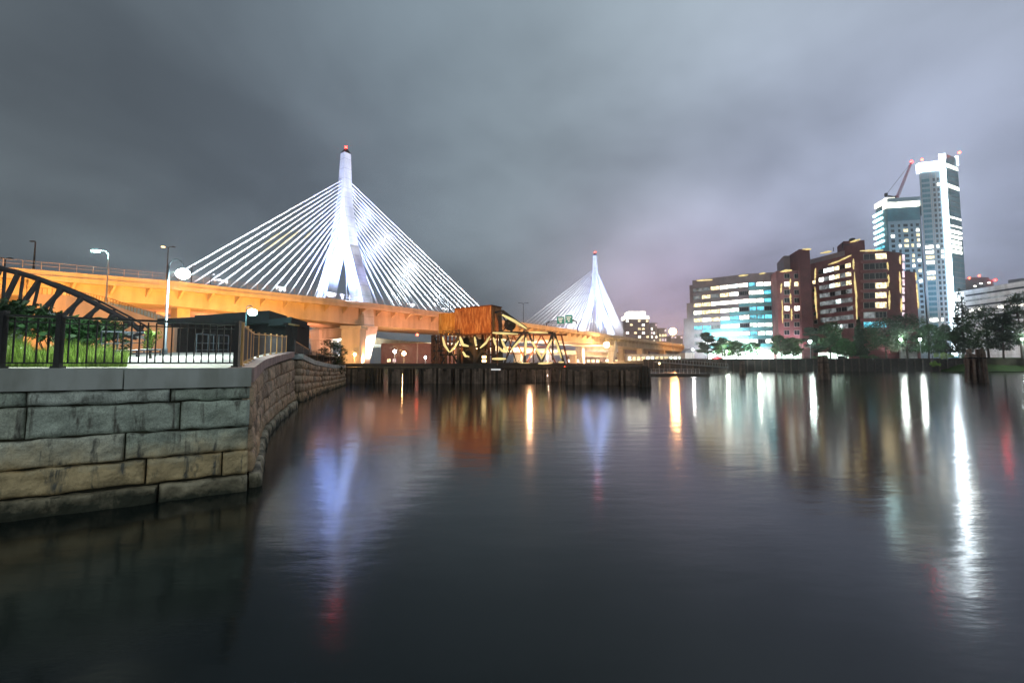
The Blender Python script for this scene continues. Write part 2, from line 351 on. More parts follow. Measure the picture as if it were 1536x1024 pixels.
def stone_mat(name, tones, low, mossy, tide=1.1):
    m = mat(name, (.3,.3,.3), .85, noise_amt=.3, scale=1.6, bump=.9, bscale=11)
    nt = m.node_tree; n = nt.nodes; l = nt.links; b = n['Principled BSDF']; g = n.new('ShaderNodeNewGeometry'); tc = n.new('ShaderNodeTexCoord')
    def nz(scale, det, mp=None, dist=0, rough=.6):
        q = n.new('ShaderNodeTexNoise'); q.inputs['Scale'].default_value = scale; q.inputs['Detail'].default_value = det; q.inputs['Distortion'].default_value = dist; q.inputs['Roughness'].default_value = rough
        src = g.outputs['Position']
        if mp: k = n.new('ShaderNodeMapping'); k.inputs['Scale'].default_value = mp; l.new(src, k.inputs[0]); src = k.outputs[0]
        l.new(src, q.inputs['Vector']); return q.outputs['Fac']
    def ramp(src, stops):
        r = n.new('ShaderNodeValToRGB'); l.new(src, r.inputs['Fac']); e = r.color_ramp.elements
        e[0].position = stops[0][0]; e[0].color = (*stops[0][1],1); e[1].position = stops[-1][0]; e[1].color = (*stops[-1][1],1)
        for p, c in stops[1:-1]: k = e.new(p); k.color = (*c,1)
        return r.outputs['Color']
    def mix(f, a, c, mode='MIX'):
        q = n.new('ShaderNodeMix'); q.data_type = 'RGBA'; q.blend_type = mode
        if isinstance(f, (int, float)): q.inputs[0].default_value = f
        else: l.new(f, q.inputs[0])
        for k, v in (('A', a), ('B', c)):
            if isinstance(v, tuple): q.inputs[k].default_value = (*v,1)
            else: l.new(v, q.inputs[k])
        return q.outputs['Result']
    base = ramp(g.outputs['Random Per Island'], [(i/(len(tones)-1), t) for i, t in enumerate(tones)])
    sp = ramp(nz(38, 3, rough=.8), [(.3,(.45,.45,.45)),(.5,(1,1,1)),(.75,(1.45,1.45,1.4))])
    c = mix(.75, base, sp, 'MULTIPLY')
    cl = ramp(nz(1.7, 8, (1,1,1.3), .6), [(.3,(.5,.5,.5)),(.62,(1.25,1.25,1.25))]); c = mix(.9, c, cl, 'MULTIPLY')
    sx = n.new('ShaderNodeSeparateXYZ'); l.new(g.outputs['Position'], sx.inputs[0])
    zn = n.new('ShaderNodeMath'); zn.operation = 'ADD'; l.new(sx.outputs['Z'], zn.inputs[0])
    zq = n.new('ShaderNodeMath'); zq.operation = 'MULTIPLY'; zq.inputs[1].default_value = 1.6; l.new(nz(1.1, 5), zq.inputs[0]); l.new(zq.outputs[0], zn.inputs[1])
    mr = n.new('ShaderNodeMapRange'); mr.inputs['From Min'].default_value = tide+.35+.8; mr.inputs['From Max'].default_value = tide-.35+.8; l.new(zn.outputs[0], mr.inputs['Value'])
    c = mix(mr.outputs['Result'], c, mix(.85, low, cl, 'MULTIPLY'))
    st = ramp(nz(2.4, 7, (2.2,2.2,.35), .4), [(.54,(0,0,0)),(.66,(1,1,1))]); c = mix(st, c, mossy)
    mr2 = n.new('ShaderNodeMapRange'); mr2.inputs['From Min'].default_value = 1.25; mr2.inputs['From Max'].default_value = .85; l.new(zn.outputs[0], mr2.inputs['Value'])
    c = mix(mr2.outputs['Result'], c, (.045,.05,.035))
    l.new(c, b.inputs['Base Color']); return m
ST1 = stone_mat('granite_front', [(.40,.47,.41),(.62,.70,.62),(.46,.54,.50),(.72,.73,.62),(.54,.62,.54),(.64,.70,.66)], (.74,.58,.34), (.16,.16,.14))
ST2 = stone_mat('granite_side', [(.55,.38,.26),(.75,.54,.38),(.38,.27,.20),(.80,.56,.38),(.50,.41,.34)], (.60,.42,.26), (.08,.065,.05), .9)  # warm light on the receding face is put into these stone tones
PLM = stone_mat('granite_plinth', [(.48,.45,.36),(.60,.57,.48),(.42,.40,.32)], (.55,.48,.34), (.07,.07,.05), .6)
quay = empty('quay_wall', (-6.4,11.5,0), 'weathered granite block quay wall with concrete coping in the left foreground', 'wall')
rnd = random.Random(3)
CR = [(.13,.315),(.315,.515),(.515,.735),(.735,.84)]
bq = MB(); p0, p1 = EDGE[0], EDGE[1]
# only the stretch of the front face near the frame needs fine stones
sa = (-14.5, p1[1]-(p1[0]+14.5)*(p1[1]-p0[1])/(p1[0]-p0[0]))
stones(bq, sa, p1, 2.9, 2.9, CR, (1.1,2.4), rnd)
bq.build('front_stonework', ST1, quay, smooth=True)
bq = MB()
for i in range(1, 4): stones(bq, EDGE[i], EDGE[i+1], EDGE[i][2], EDGE[i+1][2], [(.13,.30),(.30,.49),(.49,.67),(.67,.86)], (.9,2.4), rnd, cell=.09, rough=.024)
bq.build('side_stonework', ST2, quay, smooth=True)
bq = MB(); stones(bq, sa, p1, 2.9, 2.9, [(-.12,.125)], (1.8,3.6), rnd, proud=.14, rough=.03)
for i in range(1, 4): stones(bq, EDGE[i], EDGE[i+1], EDGE[i][2], EDGE[i+1][2], [(-.12,.12)], (1.2,2.6), rnd, proud=.12, cell=.12)
bq.build('plinth_course', PLM, quay, smooth=True)
def strip_along(b, pts, wout, win, zt, zb, ztoff=0):
    """slab following an edge polyline (x,y,z), mitred"""
    n_ = len(pts); nor = []
    for i in range(n_):
        a = Vector(pts[max(i-1,0)][:2]); c = Vector(pts[min(i+1,n_-1)][:2])
        if 0 < i < n_-1:
            d1 = (Vector(pts[i][:2])-a).normalized(); d2 = (c-Vector(pts[i][:2])).normalized()
            n1 = Vector((d1.y,-d1.x)); n2 = Vector((d2.y,-d2.x)); m_ = (n1+n2); m_ = m_/m_.dot(n1); nor.append(m_)
        else:
            d = (c-a).normalized(); nor.append(Vector((d.y,-d.x)))
    for i in range(n_-1):
        P, Q = pts[i], pts[i+1]; A, B = nor[i], nor[i+1]
        o0 = (P[0]+A.x*wout, P[1]+A.y*wout); o1 = (Q[0]+B.x*wout, Q[1]+B.y*wout); i0 = (P[0]-A.x*win, P[1]-A.y*win); i1 = (Q[0]-B.x*win, Q[1]-B.y*win)
        b.hexa([(*i0,P[2]+zb),(*o0,P[2]+zb),(*o1,Q[2]+zb),(*i1,Q[2]+zb),(*i0,P[2]+zt),(*o0,P[2]+zt),(*o1,Q[2]+zt),(*i1,Q[2]+zt)])
def coping_lengths(b, pts, ln, wo, wi, zt_, zb_):
    L = plen(pts); k = max(1, round(L/ln))
    for i in range(k):
        g = .012; A = along(pts, L*i/k+(g if i else 0)); C = along(pts, L*(i+1)/k-(g if i < k-1 else 0)); dz = random.uniform(-.008,.008)
        strip_along(b, [(A.x,A.y,A.z+dz),(C.x,C.y,C.z+dz)], wo, wi, zt_, zb_)
part('coping', M['concrete'], quay, lambda b: coping_lengths(b, [(-14.5,sa[1],2.9), EDGE[1]], 2.35, .07, .55, 0, -.45))
part('side_coping', mat('pink_concrete', (.46,.34,.33), .8, noise_amt=.25, scale=1.2, bump=.4), quay, lambda b: strip_along(b, EDGE[1:], .06, .5, .004, -.36))
part('backing', M['soil'], quay, lambda b: strip_along(b, EDGE, -.10, .9, -.451, -4.5))
quay2 = empty('quay_wall', (-16.6,37,0), 'lower rough stone quay wall receding toward the railway trestle', 'wall')
bq = MB()
E2 = [(-17.6,35.2,3.75)]+EDGE2
for i in range(len(E2)-1): stones(bq, E2[i], E2[i+1], E2[i][2], E2[i+1][2], [(-.05,.2),(.2,.38),(.38,.55),(.55,.7),(.7,.86)], (.7,1.8), rnd, cell=.2, rough=.06)
bq.build('stonework', ST2, quay2, smooth=True)
part('coping', M['concrete'], quay2, lambda b: strip_along(b, E2, .05, .5, 0, -.4))
part('backing', M['soil'], quay2, lambda b: strip_along(b, [(-15.2,32.5,3.75)]+E2, -.12, 1.2, -.401, -4.2))
o = part('wall_lamp', M['red'], None, lambda b: b.ball(W(457,577,38.6), .09)); tag(o, 'small red navigation light on the recessed stone wall above the water', 'lamp')

# ------------------------------------------------------------------ railings on the quay
def railing(name, label, pts, posts, h, gap, m, mrail=None, pw=.11, bw=.022, group=None, mbal=None):
    t = empty(name, pts[0], label, 'railing', group); L = plen(pts)
    for s in posts:
        P = along(pts, s)
        def f(b, P=P):
            b.box(P.x-pw/2, P.x+pw/2, P.y-pw/2, P.y+pw/2, P.z, P.z+h+.06); b.box(P.x-pw*.8, P.x+pw*.8, P.y-pw*.8, P.y+pw*.8, P.z, P.z+.05)
            b.box(P.x-pw*.62, P.x+pw*.62, P.y-pw*.62, P.y+pw*.62, P.z+h+.062, P.z+h+.09)
        part('post', m, t, f)
    for s0, s1 in zip(posts, posts[1:]):
        def f(b):
            k = int((s1-s0)/gap)
            for i in range(1, k):
                P = along(pts, s0+(s1-s0)*i/k); b.bar((P.x,P.y,P.z+.12), (P.x,P.y,P.z+h-.04), bw, bw)
            N_ = max(1, int((s1-s0)/1.2))
            for i in range(N_):
                A = along(pts, s0+(s1-s0)*i/N_); B = along(pts, s0+(s1-s0)*(i+1)/N_)
                b.bar(A+Vector((0,0,.11)), B+Vector((0,0,.11)), .04, .03); b.bar(A+Vector((0,0,h-.12)), B+Vector((0,0,h-.12)), .03, .025)
        part('baluster_panel', mbal or m, t, f)
    def g(b):
        N_ = max(2, int(L/.8))
        P = [along(pts, L*i/N_)+Vector((0,0,h)) for i in range(N_+1)]
        for A, B in zip(P, P[1:]): b.bar(A, B, .075, .045)
    part('top_rail', mrail or m, t, g)
    return t
def inset(P, d):  # shift edge points inland
    return [(x-d[0], y-d[1], z) for x, y, z in P]
fr = [Vector((-12.6, 7.46+.35, 2.9)), Vector((-6.83, 11.6, 2.9))]
Lf = plen(fr)
def s_at(px):  # distance along fr seen at pixel px
    best = min(range(400), key=lambda i: abs((along(fr, Lf*i/399).x/along(fr, Lf*i/399).y*F/1.0+768+0)-px)); return Lf*best/399
railing('metal_railing', 'black metal railing with thin balusters on the front edge of the stone quay', fr, [0, s_at(2), s_at(88), Lf], 1.07, .145, M['black'])
e1 = [(-7.0,12.1,2.93),(-10.75,19.4,3.17),(-12.8,24.5,3.44),(-15.6,32.2,3.79)]
L1 = plen(e1)
railing('metal_railing', 'brown metal railing with brass top rail along the receding side of the stone quay', e1, [0]+[L1*i/9 for i in range(1,10)], 1.05, .28, M['goldrail'], M['goldrail'], pw=.065, bw=.04, mbal=M['truss'])
e2 = [(-17.3,37.2,3.77),(-19.2,44.1,3.32),(-21.6,55.1,2.87),(-24,66,2.83)]
L2 = plen(e2)
railing('metal_railing', 'brass topped railing running down the lower stone wall toward the trestle', e2, [L2*i/8 for i in range(9)], 1.0, .3, M['truss'], M['goldrail'], pw=.1)
# pipe handrails on the ramp behind
def piperail(label, a, c, h, nb, m):
    t = empty('pipe_railing', a, label, 'railing'); a = Vector(a); c = Vector(c)
    part('top_rail', m, t, lambda b: b.tube([a+Vector((0,0,h)), c+Vector((0,0,h))], .035))
    part('lower_rail', m, t, lambda b: (b.tube([a+Vector((0,0,h*.5)), c+Vector((0,0,h*.5))], .022), b.tube([a+Vector((0,0,.12)), c+Vector((0,0,.12))], .022)))
    for i in range(nb+1):
        P = a.lerp(c, i/nb); part('post', m, t, lambda b, P=P: b.tube([P, P+Vector((0,0,h))], .03))
piperail('pale pipe handrail left of the tall crook lamp on the plaza', W(150,534,19), W(216,529,23), 1.0, 3, M['galvd'])
piperail('pale pipe handrail right of the tall crook lamp in front of the dark pavilion', W(294,528,27), W(342,527,31), 1.05, 6, M['galvd'])
piperail('short pipe handrail by the ramp at the foot of the footbridge', W(160,538,15.5), W(240,533,20), .25, 2, M['galvd'])

# ------------------------------------------------------------------ crook lamps on the quay
def crook(label, base, top_z, side, power, lampmat, colr, r=.06, headr=.16, cat='lamp post'):
    t = empty('street_lamp', base, label, cat); x, y, z = base; H = top_z-z; cr = H*.075
    part('pole', M['galvd'], t, lambda b: (b.tube([(x,y,z),(x,y,z+.25),(x,y,z+.3),(x,y,top_z-cr)], [r*1.9,r*1.9,r*1.1,r*.75], 10)), True)
    arc = [(x+side*cr*(1-math.cos(a)), y, top_z-cr+cr*math.sin(a)) for a in [math.pi*i/10 for i in range(11)]]
    arc.append((x+side*2*cr, y, top_z-cr-.12))
    part('arm', M['galvd'], t, lambda b: b.tube(arc, r*.55, 8), True)
    hx, hz = x+side*2*cr, top_z-cr-.12
    part('shade', M['galvd'], t, lambda b: b.tube([(hx,y,hz+.05),(hx,y,hz-.08),(hx,y,hz-.2)], [.04,.1,headr*1.15], 12), True)
    part('bulb', lampmat, t, lambda b: b.ball((hx,y,hz-.24), headr, 10, sz=.8), True)
    aim('lamp_light', 'POINT', (hx,y,hz-.5), (hx,y,0), power, colr, radius=.12)
    return t
crook('tall crook shaped street lamp on the plaza behind the black railing', W(247,531,22), W(255,389,22).z, 1, 3800, M['lampw'], (.85,1,.93), headr=.30)
crook('smaller crook lamp glowing teal in front of the dark pavilion roof', W(367,522,45), W(370,458,45).z, 1, 800, M['lampt'], (.4,1,.95), headr=.42)

# ------------------------------------------------------------------ tall grass and shrubs on the plaza
rnd = random.Random(11)
b = MB()
for i in range(13000):
    px = rnd.uniform(-20, 190); Y = rnd.uniform(12.5, 17.5)
    hmax = 1.1 if px > 85 else 1.25
    if 40 < px < 82: hmax = .8
    P = W(px, 545, Y); z0 = interp(PZ, Y)-.01; dens = noise.noise(Vector((P.x*.9, Y*.9, 0)))
    hmax *= .75+.7*dens; 
    if px > 165: hmax *= .6
    h = hmax*rnd.uniform(.5, 1); a = rnd.uniform(0, 6.28); ln = rnd.uniform(.1,.5)*h; wd = rnd.uniform(.008,.018)
    dx, dy = math.cos(a), math.sin(a); pts = []
    for k in range(4):
        f = k/3; pts.append(Vector((P.x+dx*ln*f*f, Y+dy*ln*f*f, z0+h*(f-.18*f*f))))
    sdv = Vector((-dy, dx, 0))
    for k in range(3):
        w0 = wd*(1-k/3); w1 = wd*(1-(k+1)/3)+.001
        b.quad(pts[k]-sdv*w0, pts[k]+sdv*w0, pts[k+1]+sdv*w1, pts[k+1]-sdv*w1)
tag(b.build('tall_grass', M['grassb']), 'bright green tall grass behind the black quay railing', 'grass', kind='stuff')

def leafcloud(b, rnd, blobs, n_, sz, flat=.5):
    """blobs: (centre, rx, ry, rz); leaf clumps spread through their volume"""
    tot = sum(x[1]*x[2]*x[3] for x in blobs)
    for c, rx, ry, rz in blobs:
        k = max(6, int(n_*rx*ry*rz/tot))
        for i in range(k):
            while True:
                v = Vector((rnd.uniform(-1,1), rnd.uniform(-1,1), rnd.uniform(-1,1)))
                if v.length < 1: break
            v = v*(.55+.45*rnd.random())/max(.25, v.length)**.35
            p = Vector(c)+Vector((v.x*rx, v.y*ry, v.z*rz))
            d = Vector((rnd.uniform(-1,1), rnd.uniform(-1,1), rnd.uniform(-.9,.6))).normalized(); u = d.cross(Vector((rnd.random(), rnd.random(), rnd.random()))).normalized()
            s_ = sz*rnd.uniform(.35,1.25); d = d*s_; u = u*s_*flat
            b.quad(p-d*.5, p+u*.5, p+d*.5, p-u*.5)
def tree(label, base, h, wd, n_=2200, leaf='leaf', shape='round', seed=1, sz=None, trunk=.35, group=None, cat='tree', name='tree'):
    rnd = random.Random(seed); t = empty(name, base, label, cat, group); x, y, z = base
    tb = MB(); lean = rnd.uniform(-.04,.04)*h
    tb.tube([(x,y,z-.3),(x+lean*.3,y,z+h*.3),(x+lean,y,z+h*.85)], [h*.022,h*.016,h*.004], 7)
    blobs = []
    if shape == 'cone':
        K = 16
        for i in range(K):
            f = i/(K-1); zz = z+h*(trunk*.5+(1-trunk*.5)*f); r = wd/2*(1-f)**.8*(rnd.uniform(.75,1.15))+.02*h
            for q in range(4):
                a = rnd.uniform(0,6.28); blobs.append(((x+math.cos(a)*r*.45, y+math.sin(a)*r*.45, zz), r*.6, r*.6, h*.045))
    else:
        K = 13
        for i in range(K):
            a = i*2.4+rnd.random(); f = (i+.5)/K; zz = z+h*(trunk+(.93-trunk)*f); r = wd/2*math.sin(math.pi*(.22+.68*f))**.8*rnd.uniform(.55,.9)
            if shape == 'layer': r = wd/2*(1.05-.7*f)*rnd.uniform(.5,1)
            px_, py_ = x+math.cos(a)*r*.8, y+math.sin(a)*r*.8
            rb = wd*rnd.uniform(.16,.28); blobs.append(((px_,py_,zz), rb, rb, rb*(.35 if shape=='layer' else .62)))
            tb.tube([(x+lean*.4*f,y,z+h*(trunk*.7+(.7-trunk*.7)*f)), ((x+px_)/2,(y+py_)/2,zz-h*.05), (px_,py_,zz)], [h*.007,h*.005,h*.002], 5)
        blobs.append(((x+lean,y,z+h*.88), wd*.13, wd*.13, h*.1))
    cb = MB(); leafcloud(cb, rnd, blobs, n_, sz or h*.045)
    tb.build('trunk', M['bark'], t); cb.build('crown', M[leaf], t); return t
def shrub(label, base, h, wd, n_=900, leaf='leafg', seed=1, dy=None, name='shrub', sz=None):
    rnd = random.Random(seed); t = empty(name, base, label, 'shrub'); x, y, z = base
    bl = [((x+rnd.uniform(-.4,.4)*wd, y+rnd.uniform(-.3,.3)*(dy or wd), z+h*rnd.uniform(.25,.75)), wd*rnd.uniform(.12,.25), wd*.2, h*rnd.uniform(.18,.3)) for _ in range(12)]
    cb = MB(); leafcloud(cb, rnd, bl, n_, sz or h*.12)
    sb = MB()
    for i in range(6): sb.tube([(x+rnd.uniform(-.3,.3)*wd*.4,y,z-.1), (x+rnd.uniform(-.35,.35)*wd,y,z+h*.6)], [.03,.008], 5)
    sb.build('stem', M['bark'], t); cb.build('foliage', M[leaf], t)
def at_g(px, Y, z): 
    P = W(px, 545, Y); return (P.x, Y, z)
shrub('dark leafy bush at the left edge under the curved footbridge', at_g(15,24,3.35), 3.3, 5, 2600, 'leaf', 1)
shrub('dark green bush left of the middle railing post under the footbridge', at_g(70,24,3.35), 3.0, 4.2, 2200, 'leafg', 2)
shrub('dark bush beneath the lower end of the curved footbridge', at_g(135,26,3.4), 2.4, 3.2, 1500, 'leaf', 3)
shrub('small bright leafy plant just left of the tall crook lamp', at_g(225,21,3.3), 1.5, .7, 350, 'grassb', 4)
tree('bushy dark tree at the far end of the stone wall beside the orange pier', at_g(497,60,1.5), 4.6, 4.4, 2600, 'leaf', 'round', 21, sz=.28, trunk=.12)

# ------------------------------------------------------------------ curved footbridge at left
fb = empty('footbridge', W(120,470,33), 'dark bowed steel truss footbridge curving down behind the quay greenery', 'footbridge')
top = [(-70,385),(-30,394),(0,402),(28,409),(60,419),(95,433),(125,446),(150,459),(175,472),(198,485),(214,499)]
bot = [(-75,452),(-35,455),(-8,458),(15,461),(42,466),(75,474),(105,482),(130,489),(158,496),(186,503),(205,508)]
TP = [W(x, y, 30+x*.01) for x, y in top]; BP = [W(x, y, 30+x*.01) for x, y in bot]
off = Vector((-1.2,2.6,.1))
for nm, o_ in (('near_truss', Vector((0,0,0))), ('far_truss', off)):
    def f(b):
        b.tube([p+o_ for p in TP], .17 if nm == 'near_truss' else .07, 8); b.tube([p+o_ for p in BP], .10, 8)
        for i in range(len(TP)): b.bar(TP[i]+o_, (BP[i]*.5+BP[max(i-1,0)]*.5 if nm == 'near_truss' else BP[i])+o_, .34 if nm == 'near_truss' else .1, .16)
    part(nm, M['truss'], fb, f)
def f(b):
    for i in range(len(BP)-1): b.hexa([BP[i],BP[i+1],BP[i+1]+off,BP[i]+off]+[q+Vector((0,0,.15)) for q in (BP[i],BP[i+1],BP[i+1]+off,BP[i]+off)])
part('deck', M['concrete'], fb, f)

# ------------------------------------------------------------------ dark pavilion behind the plaza
pv = empty('pavilion', W(360,520,52), 'long low dark pavilion with stepped flat roof behind the teal lamp', 'building')
def f(b):
    a = W(272,477,54); c = W(440,497,46)
    def seg(x0, x1, yt, yb, Y0, Y1, dp=6):
        A = W(x0,yt,Y0); B = W(x1,yt,Y1); zb = min(W(x0,yb,Y0).z, W(x1,yb,Y1).z)
        b.prism([(A.x,Y0),(B.x,Y1),(B.x-1,Y1+dp),(A.x-1,Y0+dp)], zb, max(A.z,B.z))
    seg(236, 292, 478, 484, 56, 54); seg(292, 404, 473, 484, 54, 49); seg(403.5, 437, 479, 486, 49, 46.5)
part('roof', mat('roof_felt', (.02,.02,.024), .9), pv, f)
def f(b):
    A = W(262,490,56.5); B = W(436,490,48.5); b.prism([(A.x,57),(B.x,49),(B.x,53),(A.x,61)], 3.2, Z(485,50))
part('wall', mat('dark_wall', (.022,.018,.02), .8, noise_amt=.3, scale=.6), pv, f)
for k, px in enumerate((434, 443)):
    def f(b):
        P = W(px, 520, 44.5); b.box(P.x-.28, P.x+.28, 44.2, 44.9, 3.0, Z(487.5,44.5)); b.box(P.x-.4, P.x+.4, 44.0, 45.1, Z(487.4,44.5), Z(484.5,44.5))
    part('column', MATS['dark_wall'], pv, f)
part('parapet_cap', M['goldrail'], pv, lambda b: b.bar(W(436,486,44), W(446,488,43.6), .5, .14))

# ------------------------------------------------------------------ the cable-stayed bridge
OX, OY = -70., 191.; EV = Vector((138,186,0)).normalized(); NV = Vector((EV.y,-EV.x,0))
def BP_(s, w_, z): p = Vector((OX,OY,0))+EV*s+NV*w_; return Vector((p.x,p.y,z))
PT = [(-260,19.5),(-130,22.8),(-97,24.1),(-66,25.5),(0,26.2),(111,25.7),(192,24.9),(300,23.9),(398,22.8),(560,19)]
WB = [(-260,13.5),(-97,18.6),(-66,19.2),(-20,18.2),(0,17.8),(60,18.2),(111,17.6),(231,16.8),(300,16.4),(398,16),(560,12.5)]
SS = [-260,-200,-150,-120,-97,-80,-66,-50,-35,-20,0,20,40,60,85,111,140,170,192,231,265,300,350,398,450,560]
zb = empty('cable_stayed_bridge', (OX,OY,0), 'white cable stayed road bridge with two lit concrete pylons and an orange lit deck', 'bridge')
def ribbon(b, w0, w1, zf0, zf1, ss=SS):
    for s0, s1 in zip(ss, ss[1:]):
        b.hexa([BP_(s0,w0,zf0(s0)), BP_(s0,w1,zf0(s0)), BP_(s1,w1,zf0(s1)), BP_(s1,w0,zf0(s1)), BP_(s0,w0,zf1(s0)), BP_(s0,w1,zf1(s0)), BP_(s1,w1,zf1(s1)), BP_(s1,w0,zf1(s1))])
pt = lambda s: interp(PT, s); wb = lambda s: interp(WB, s)
def f(b): ribbon(b, -16, 20, lambda s: pt(s)-2.1, lambda s: pt(s)-1.3)
part('deck_slab', M['deck'], zb, f)
part('near_parapet', M['deck'], zb, lambda b: (ribbon(b, 19.6, 20.25, lambda s: pt(s)-2.3, lambda s: pt(s)), ribbon(b, 20.26, 20.5, lambda s: pt(s)-1.5, lambda s: pt(s)-1.2)))
part('far_parapet', M['deck'], zb, lambda b: ribbon(b, -16.2, -15.7, lambda s: pt(s)-2.3, lambda s: pt(s)))
def f(b):
    ribbon(b, 15.2, 16, lambda s: wb(s), lambda s: pt(s)-2.11); ribbon(b, -12, -11.2, lambda s: wb(s), lambda s: pt(s)-2.11)
    ribbon(b, -11.19, 15.19, lambda s: wb(s), lambda s: wb(s)+.5)
part('box_girder', M['deck'], zb, f)
s_ = -160
while s_ < 420:
    z1 = pt(s_)-2.12
    part('bracket', M['deck'], zb, lambda b: b.prism([BP_(s_-.25,16.02,0)[:2], BP_(s_-.25,19.5,0)[:2], BP_(s_+.25,19.5,0)[:2], BP_(s_+.25,16.02,0)[:2]], [z1-2.4, z1-.3, z1-.3, z1-2.4], z1)); s_ += 7.5
def f(b):
    s = -160
    while s < 420:
        P = BP_(s,20,pt(s)); b.bar(P, P+Vector((0,0,1.9)), .10, .10); s += 3
    for h in (1.0, 1.85): 
        for s0, s1 in zip(SS, SS[1:]): b.bar(BP_(s0,20,pt(s0)+h), BP_(s1,20,pt(s1)+h), .06, .06)
part('safety_fence', mat('fence_paint', (.42,.36,.38), .6), zb, f)
def pylon(s0, idx):
    p = empty('pylon', (0,0,0), None, None); p.parent = zb; p['org'] = Vector(zb['org']); p.location = (0,0,0)
    kk = 1. if idx == 0 else .72
    def sec(w_, z, hw, he):
        hw *= kk; he *= kk if z < 70 else 1; return sec_(w_, z, hw, he)
    def sec_(w_, z, hw, he): return [BP_(s0-he,w_-hw,z), BP_(s0-he,w_+hw,z), BP_(s0+he,w_+hw,z), BP_(s0+he,w_-hw,z)]
    def loft(b, secs):
        for a, c in zip(secs, secs[1:]): b.hexa([a[0],a[1],a[2],a[3],c[0],c[1],c[2],c[3]])
    part('shaft', M['white_conc'], p, lambda b: loft(b, [sec(0,57,2.2,1.8), sec(0,66,2.5,1.95), sec(0,82,1.9,1.75), sec(0,91,1.45,1.5)]))
    for sg in (1, -1):
        part('leg', M['white_conc'], p, lambda b: loft(b, [sec(sg*14.6,17,4.0,2.3), sec(sg*13.2,28,3.9,2.3), sec(sg*4.6,51,2.7,2.2), sec(sg*1.8,66.5,1.7,2.05), sec(sg*.9,76,1.0,1.8)]))
    for sg in (1, -1): part('lower_leg', M['white_conc'], p, lambda b: loft(b, [sec(sg*12.2,-.5,1.9,2.6), sec(sg*15,17.4,4.3,3.4)]))
    part('cap', M['truss'], p, lambda b: loft(b, [sec(0,91.01,1.5,1.6), sec(0,93.2,.4,.4)]))
    part('beacon', M['redb'], p, lambda b: b.ball(BP_(s0,0,93.8), .5))
    part('cross_beam', M['white_conc'], p, lambda b: loft(b, [sec(0,13.5,12,2.2), sec(0,17.5,13.5,2.2)]) )
    return p
pylon(0, 0); pylon(231.6, 1)
def cable(s0, ds, w_, za, r):
    A = BP_(s0+(1.8 if ds > 0 else -1.8), w_*.10, za); B = BP_(s0+ds, w_, pt(s0+ds)-1.3); r *= 1.25
    part('stay_cable', M['cable'], zb, lambda b: b.tube([A, B], r, 6))
for i in range(16):
    f_ = i/15; cable(0, -66+56*f_, 0, 79-22*f_, .19); cable(231.6, 66-56*f_, 0, 79-22*f_, .13)
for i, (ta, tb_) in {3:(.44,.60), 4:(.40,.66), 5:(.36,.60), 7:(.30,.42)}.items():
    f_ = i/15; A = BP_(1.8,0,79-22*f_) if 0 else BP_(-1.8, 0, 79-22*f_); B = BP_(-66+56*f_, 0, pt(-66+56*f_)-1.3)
    part('amber_highlight', M['strip'], zb, lambda b: b.tube([A.lerp(B,ta)+NV*.1, A.lerp(B,(ta+tb_)/2)+NV*.12, A.lerp(B,tb_)+NV*.1], [.12,.34,.12], 6))  # glowing sleeves added to imitate yellow highlights on the cables
for i in range(17):
    f_ = i/16
    for w_ in (-11.5, 11.5):
        cable(0, 89-79*f_, w_, 79-24*f_, .15); cable(231.6, -(96-86*f_), w_, 79-24*f_, .12)
def pier(label, s, w0, w1, ln, zt, m='deck'):
    pass
for s, ht in ((-115,0),(-60,0),(300,0),(360,0),(420,0)):
    def f(b):
        for w_ in (-8, 10): b.prism([BP_(s-1.6,w_-2.5,0)[:2], BP_(s-1.6,w_+2.5,0)[:2], BP_(s+1.6,w_+2.5,0)[:2], BP_(s+1.6,w_-2.5,0)[:2]], -1, wb(s)-.02)
    part('pier', M['deck'], zb, f)
# lower ramp viaduct behind / under
LR = [(-160,19.5),(-70,17.0),(-20,14.6),(50,12.0),(120,11.6),(260,10.5),(420,10)]
lv = empty('ramp_viaduct', (OX-20,OY+15,0), 'lower concrete ramp viaduct with ribbed underside passing below the cable stayed bridge', 'bridge')
lr = lambda s: interp(LR, s)
part('deck', M['deck'], lv, lambda b: (ribbon(b, -34, -18, lambda s: lr(s), lambda s: lr(s)+1.6, [-160,-120,-70,-20,20,50,85,120,190,260,420]), ribbon(b, -17.99, -17.4, lambda s: lr(s)-.3, lambda s: lr(s)+2.6, [-160,-120,-70,-20,20,50,85,120,190,260,420])))
def f(b):
    s = -150
    while s < 400:
        b.hexa([BP_(s,-33,lr(s)-1.3), BP_(s,-18,lr(s)-.8), BP_(s+.8,-18,lr(s)-.8), BP_(s+.8,-33,lr(s)-1.3), BP_(s,-33,lr(s)-.01), BP_(s,-18,lr(s)-.01), BP_(s+.8,-18,lr(s)-.01), BP_(s+.8,-33,lr(s)-.01)]); s += 5
part('ribs', M['white_conc'], lv, f)
for s in (-130,-80,-30,30,90,160,240,330):
    part('pier', M['deck'], lv, lambda b: b.prism([BP_(s-1.2,-29,0)[:2], BP_(s-1.2,-23,0)[:2], BP_(s+1.2,-23,0)[:2], BP_(s+1.2,-29,0)[:2]], -1, lr(s)-.9))
part('edge_lights', M['wwhite'], lv, lambda b: [b.ball(BP_(s,-17.0,lr(s)+.6), .3, 6) for s in range(-75,30,11)])
